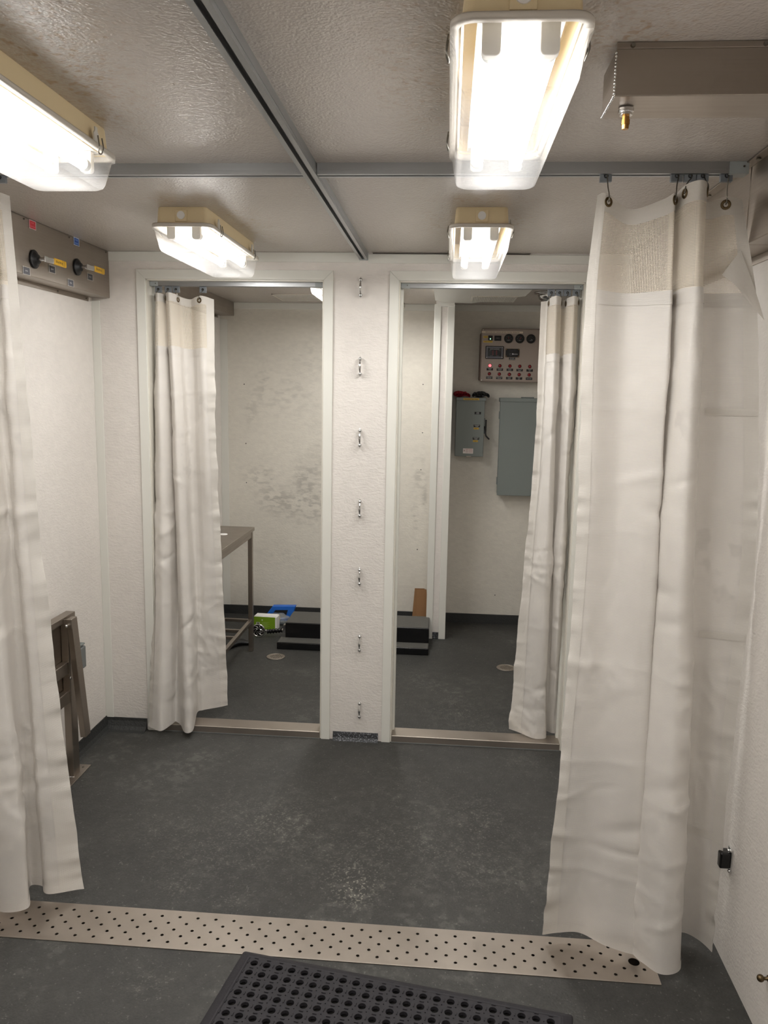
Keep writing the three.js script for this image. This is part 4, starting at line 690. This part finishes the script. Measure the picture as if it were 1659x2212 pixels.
{ // breaker panel
  const b = thing('breaker_panel', 'large plain grey electrical cabinet beside the safety switch box', 'electrical box', [1.878, 0.906, ZB]);
  const D = 0.11;
  part('body', rbox(0.006, 0.36, 0.004, 0.62, 0, D - 0.012, 0.003, 1), m.greyBox2, b);
  part('door', rbox(0.002, 0.366, 0.0, 0.614, D - 0.014, D, 0.003, 1), m.greyBox, b);
  part('rain_hood', rbox(-0.002, 0.37, 0.612, 0.638, 0, D + 0.004, 0.004, 2), m.greyBox, b);
  part('conduit_plate', rbox(0.14, 0.22, 0.638, 0.645, 0.03, 0.08, 0.002, 1), m.greyBox2, b);
  for (const y of [0.07, 0.5]) part('hinge', rbox(-0.004, 0.004, y, y + 0.05, D - 0.02, D - 0.006, 0.001, 1), m.greyBox2, b);
}
function drain(x, z, lab) {
  const d = thing('floor_drain', lab, 'drain', [x, 0, z], 'round floor drains');
  const holes = []; for (let i = -3; i <= 3; i++) for (let j = -3; j <= 3; j++) if (Math.hypot(i, j) < 3.3) { const p = []; for (let k = 0; k < 8; k++) p.push([i * 0.0105 + ((j & 1) ? 0.005 : 0) + 0.0034 * Math.cos(-k / 8 * 6.2832), j * 0.0105 + 0.0038 * Math.sin(-k / 8 * 6.2832)]); holes.push(p); }
  const ring = []; for (let k = 0; k < 40; k++) ring.push([0.052 * Math.cos(k / 40 * 6.2832), 0.052 * Math.sin(k / 40 * 6.2832)]);
  part('strainer', uvm(extr(ring, 0.002, holes).rotateX(Math.PI / 2).translate(0, 0.003, 0)), m.plate, d);
  part('well', lathe([[0, -0.072], [0.022, -0.072], [0.024, -0.068], [0.045, -0.05], [0.0465, -0.001]], 32), m.plate, d);
  part('rim', new THREE.TorusGeometry(0.053, 0.002, 6, 40).rotateX(Math.PI / 2).translate(0, 0.002, 0), m.plate, d);
}
drain(...DRAINS[0], 'round stainless floor drain in front of the black steps');
drain(...DRAINS[1], 'round stainless floor drain beside the narrow curtain in the control panel doorway');
{ // double step
  const s = thing('step_stool', 'low black two-tier step with grey gritty treads', 'step', [0.541, 0, -1.217]);
  const W = 0.926;
  part('lower_box', rbox(0, W, 0, 0.043, -0.12, 0, 0.004, 2), m.blackGloss, s);
  part('lower_tread', rbox(0.004, W - 0.004, 0.0425, 0.0455, -0.1, -0.004, 0.001, 1), m.tread, s);
  part('upper_box', rbox(0.033, W - 0.002, 0, 0.139, -0.36, -0.10, 0.004, 2), m.blackGloss, s);
  part('upper_tread', rbox(0.037, W - 0.006, 0.1385, 0.1415, -0.355, -0.104, 0.001, 1), m.tread, s);
}
{ // stainless table
  const t = thing('steel_table', 'stainless steel table with square legs and low rails, partly behind the narrow curtain', 'table');
  part('tabletop', rbox(0.015, 0.412, 0.735, 0.757, -1.205, -0.35, 0.003, 2), m.steel, t);
  part('apron', rbox(0.385, 0.405, 0.70, 0.736, -1.16, -0.4, 0.002, 1), m.steel, t);
  for (const [x, z] of [[0.382, -1.18], [0.382, -0.42], [0.02, -1.18], [0.02, -0.42]]) part('leg', rbox(x, x + 0.026, 0, 0.736, z, z + 0.028, 0.002, 1), m.steel, t);
  part('side_rail', rbox(0.384, 0.406, 0.178, 0.2, -1.155, -0.4, 0.002, 1), m.steel, t);
  part('side_rail', rbox(0.022, 0.044, 0.178, 0.2, -1.155, -0.4, 0.002, 1), m.steel, t);
  for (const z of [-1.165, -0.95, -0.82, -0.6]) part('cross_rail', rbox(0.044, 0.384, 0.18, 0.198, z - 0.008, z + 0.008, 0.002, 1), m.steel, t);
  single('lid', moved(lathe([[0, 0.003], [0.02, 0.003], [0.023, 0], [0.021, 0], [0, 0.001]], 24), 0.30, 0.757, -0.93), m.white, 'small white disc lid lying on the stainless table', 'lid');
  const bag = single('strap_bundle', (() => { const gs = []; for (let i = 0; i < 4; i++) gs.push(tube([[0.06 + i * 0.02, 0.012, -1.3], [0.14, 0.03 + 0.008 * i, -1.26 + 0.02 * i], [0.22, 0.012, -1.22 + 0.03 * i], [0.3, 0.02, -1.3 + 0.02 * i], [0.36, 0.012, -1.27]], 0.011, 30, 8)); return merge(...gs); })(), m.black, 'black straps in a heap on the floor under the stainless table', 'strap');
}
{ // things on the floor by the far wall
  const b = thing('carton', 'lime green carton with white sides standing on the floor by the table leg', 'box', [0.305, 0, -1.6]); b.rotation.y = -0.06;
  part('body', rbox(0, 0.155, 0, 0.088, -0.075, -0.003, 0.002, 1), m.white, b);
  part('front', label(0.143, 0.086).translate(0.0725, 0.044, -0.003), printMat(256, 152, (g, w, h) => { g.fillStyle = '#7da31c'; g.fillRect(0, 0, w, h); g.fillStyle = '#dfe8c4'; g.beginPath(); g.arc(100, 38, 8, 0, 7); g.fill(); g.font = 'bold 13px sans-serif'; g.fillStyle = '#a9c06a'; for (let i = 0; i < 9; i++) g.fillRect(92, 62 + i * 8, 96 - (i % 3) * 14, 3); g.fillStyle = '#dcdcd0'; g.fillRect(28, 66, 44, 40); g.fillStyle = '#4b5a2c'; g.fillRect(36, 73, 28, 26); }), b);
  part('lid_flap', rbox(0.004, 0.15, 0.088, 0.092, -0.07, -0.01, 0.001, 1), m.white, b);

  const s = thing('spray_head', 'chrome wheel-shaped spray head with a ribbed black grip lying on the floor', 'spray head', [0.377, 0.0455, -1.43]);
  const ring = new THREE.TorusGeometry(0.039, 0.0055, 10, 40), arms = [];
  for (let i = 0; i < 8; i++) { const a = i / 8 * Math.PI * 2, c = (r, d) => [r * Math.cos(a + d), r * Math.sin(a + d), 0]; arms.push(tube([c(0.008, 0), c(0.02, 0.18), c(0.038, 0.75)], 0.0034, 12, 6)); }
  part('wheel', merge(ring, ...arms, disc(0.012, 0.01, 24)), m.chrome, s);
  part('back_plate', disc(0.038, 0.006).translate(0, 0, -0.014), m.black, s);
  part('neck', tube([[0, 0, -0.008], [0.03, -0.004, -0.02], [0.055, -0.008, -0.02]], 0.009, 16, 12), m.chrome, s);
  const gp = []; for (let i = 0; i <= 26; i++) gp.push([0.0135 + 0.0028 * Math.cos(i / 26 * Math.PI * 10), i / 26 * 0.095]);
  part('grip', lathe([[0, 0], ...gp, [0, 0.097]], 18).rotateZ(-Math.PI / 2 + 0.13).translate(0.054, -0.0095, -0.02), m.blackGloss, s);
  part('end_nut', cyl(0.010, 0.010, 0.008, 14, 'x').rotateZ(0.13).translate(0.153, 0.0035, -0.02), m.chrome, s);

  const f = thing('plastic_bracket', 'bright blue plastic frame leaning at the foot of the far wall', 'bracket', [0.334, 0, -1.86]);
  const P = [[0.0, 0.03], [0.05, 0.098], [0.205, 0.104], [0.175, 0.0], [0.135, 0.0], [0.158, 0.08], [0.068, 0.076], [0.03, 0.02]];
  part('frame', uvm(extr(P, 0.045, [], { bevelEnabled: true, bevelSize: 0.002, bevelThickness: 0.002, bevelSegments: 1 })), m.blue, f);
  part('foot', rbox(-0.01, 0.2, 0, 0.012, 0.0, 0.05, 0.002, 1), m.blue, f);

  const pb = thing('plastic_bag', 'crumpled clear plastic bag in front of the blue frame', 'bag', [0.44, 0.04, -1.735]);
  const sg = mergeVertices(new THREE.IcosahedronGeometry(1, 5).deleteAttribute('uv').deleteAttribute('normal')), q = sg.attributes.position; for (let i = 0; i < q.count; i++) { const x = q.getX(i), y = q.getY(i), z = q.getZ(i), k = 1 + 0.5 * n2(x * 3 + z * 2, y * 3, 77, 4); q.setXYZ(i, x * 0.075 * k, y * 0.036 * k, z * 0.05 * k); } sg.computeVertexNormals();
  part('film', sg, m.bagFilm, pb); part('contents', rbox(-0.012, 0.014, -0.012, 0.012, -0.006, 0.006, 0.003, 2), m.yellow, pb);
  single('hose', tube([[0.565, 0.058, -1.76], [0.56, 0.03, -1.72], [0.50, 0.02, -1.655], [0.515, 0.03, -1.64], [0.56, 0.024, -1.64], [0.63, 0.012, -1.635], [0.72, 0.010, -1.66]], 0.0075, 90, 10), m.hose, 'pale ribbed hose curling from the clear bag across the floor', 'hose');

  const k = thing('paper_bag', 'tall brown paper bag standing behind the steps', 'bag', [1.395, 0, -1.87]); k.rotation.y = 0.42;
  const w0 = 0.05, d0 = 0.032, w1 = 0.036, d1 = 0.012, h = 0.25, V = [[-w0, 0, -d0], [w0, 0, -d0], [w0, 0, d0], [-w0, 0, d0], [-w1, h, -d1 - 0.01], [w1, h * 0.97, -d1 - 0.01], [w1, h * 0.98, d1], [-w1, h, d1], [w0 - 0.018, 0, 0], [w1 - 0.012, h * 0.975, -0.004], [-w0 + 0.018, 0, 0], [-w1 + 0.012, h, -0.004]];
  const tri = (L) => { const pos = []; L.forEach(([a, b, c]) => pos.push(...V[a], ...V[b], ...V[c])); const g = new THREE.BufferGeometry(); g.setAttribute('position', new THREE.Float32BufferAttribute(pos, 3)); g.computeVertexNormals(); return uvm(g); };
  const km = m.kraft; km.side = THREE.DoubleSide;
  part('front', tri([[3, 2, 6], [3, 6, 7]]), km, k); part('back', tri([[1, 0, 4], [1, 4, 5]]), km, k);
  part('gusset', tri([[2, 8, 9], [2, 9, 6], [8, 1, 5], [8, 5, 9]]), km, k); part('gusset', tri([[0, 10, 11], [0, 11, 4], [10, 3, 7], [10, 7, 11]]), km, k); part('bottom', tri([[0, 1, 2], [0, 2, 3]]), km, k);
}

renderer.render(scene, camera);
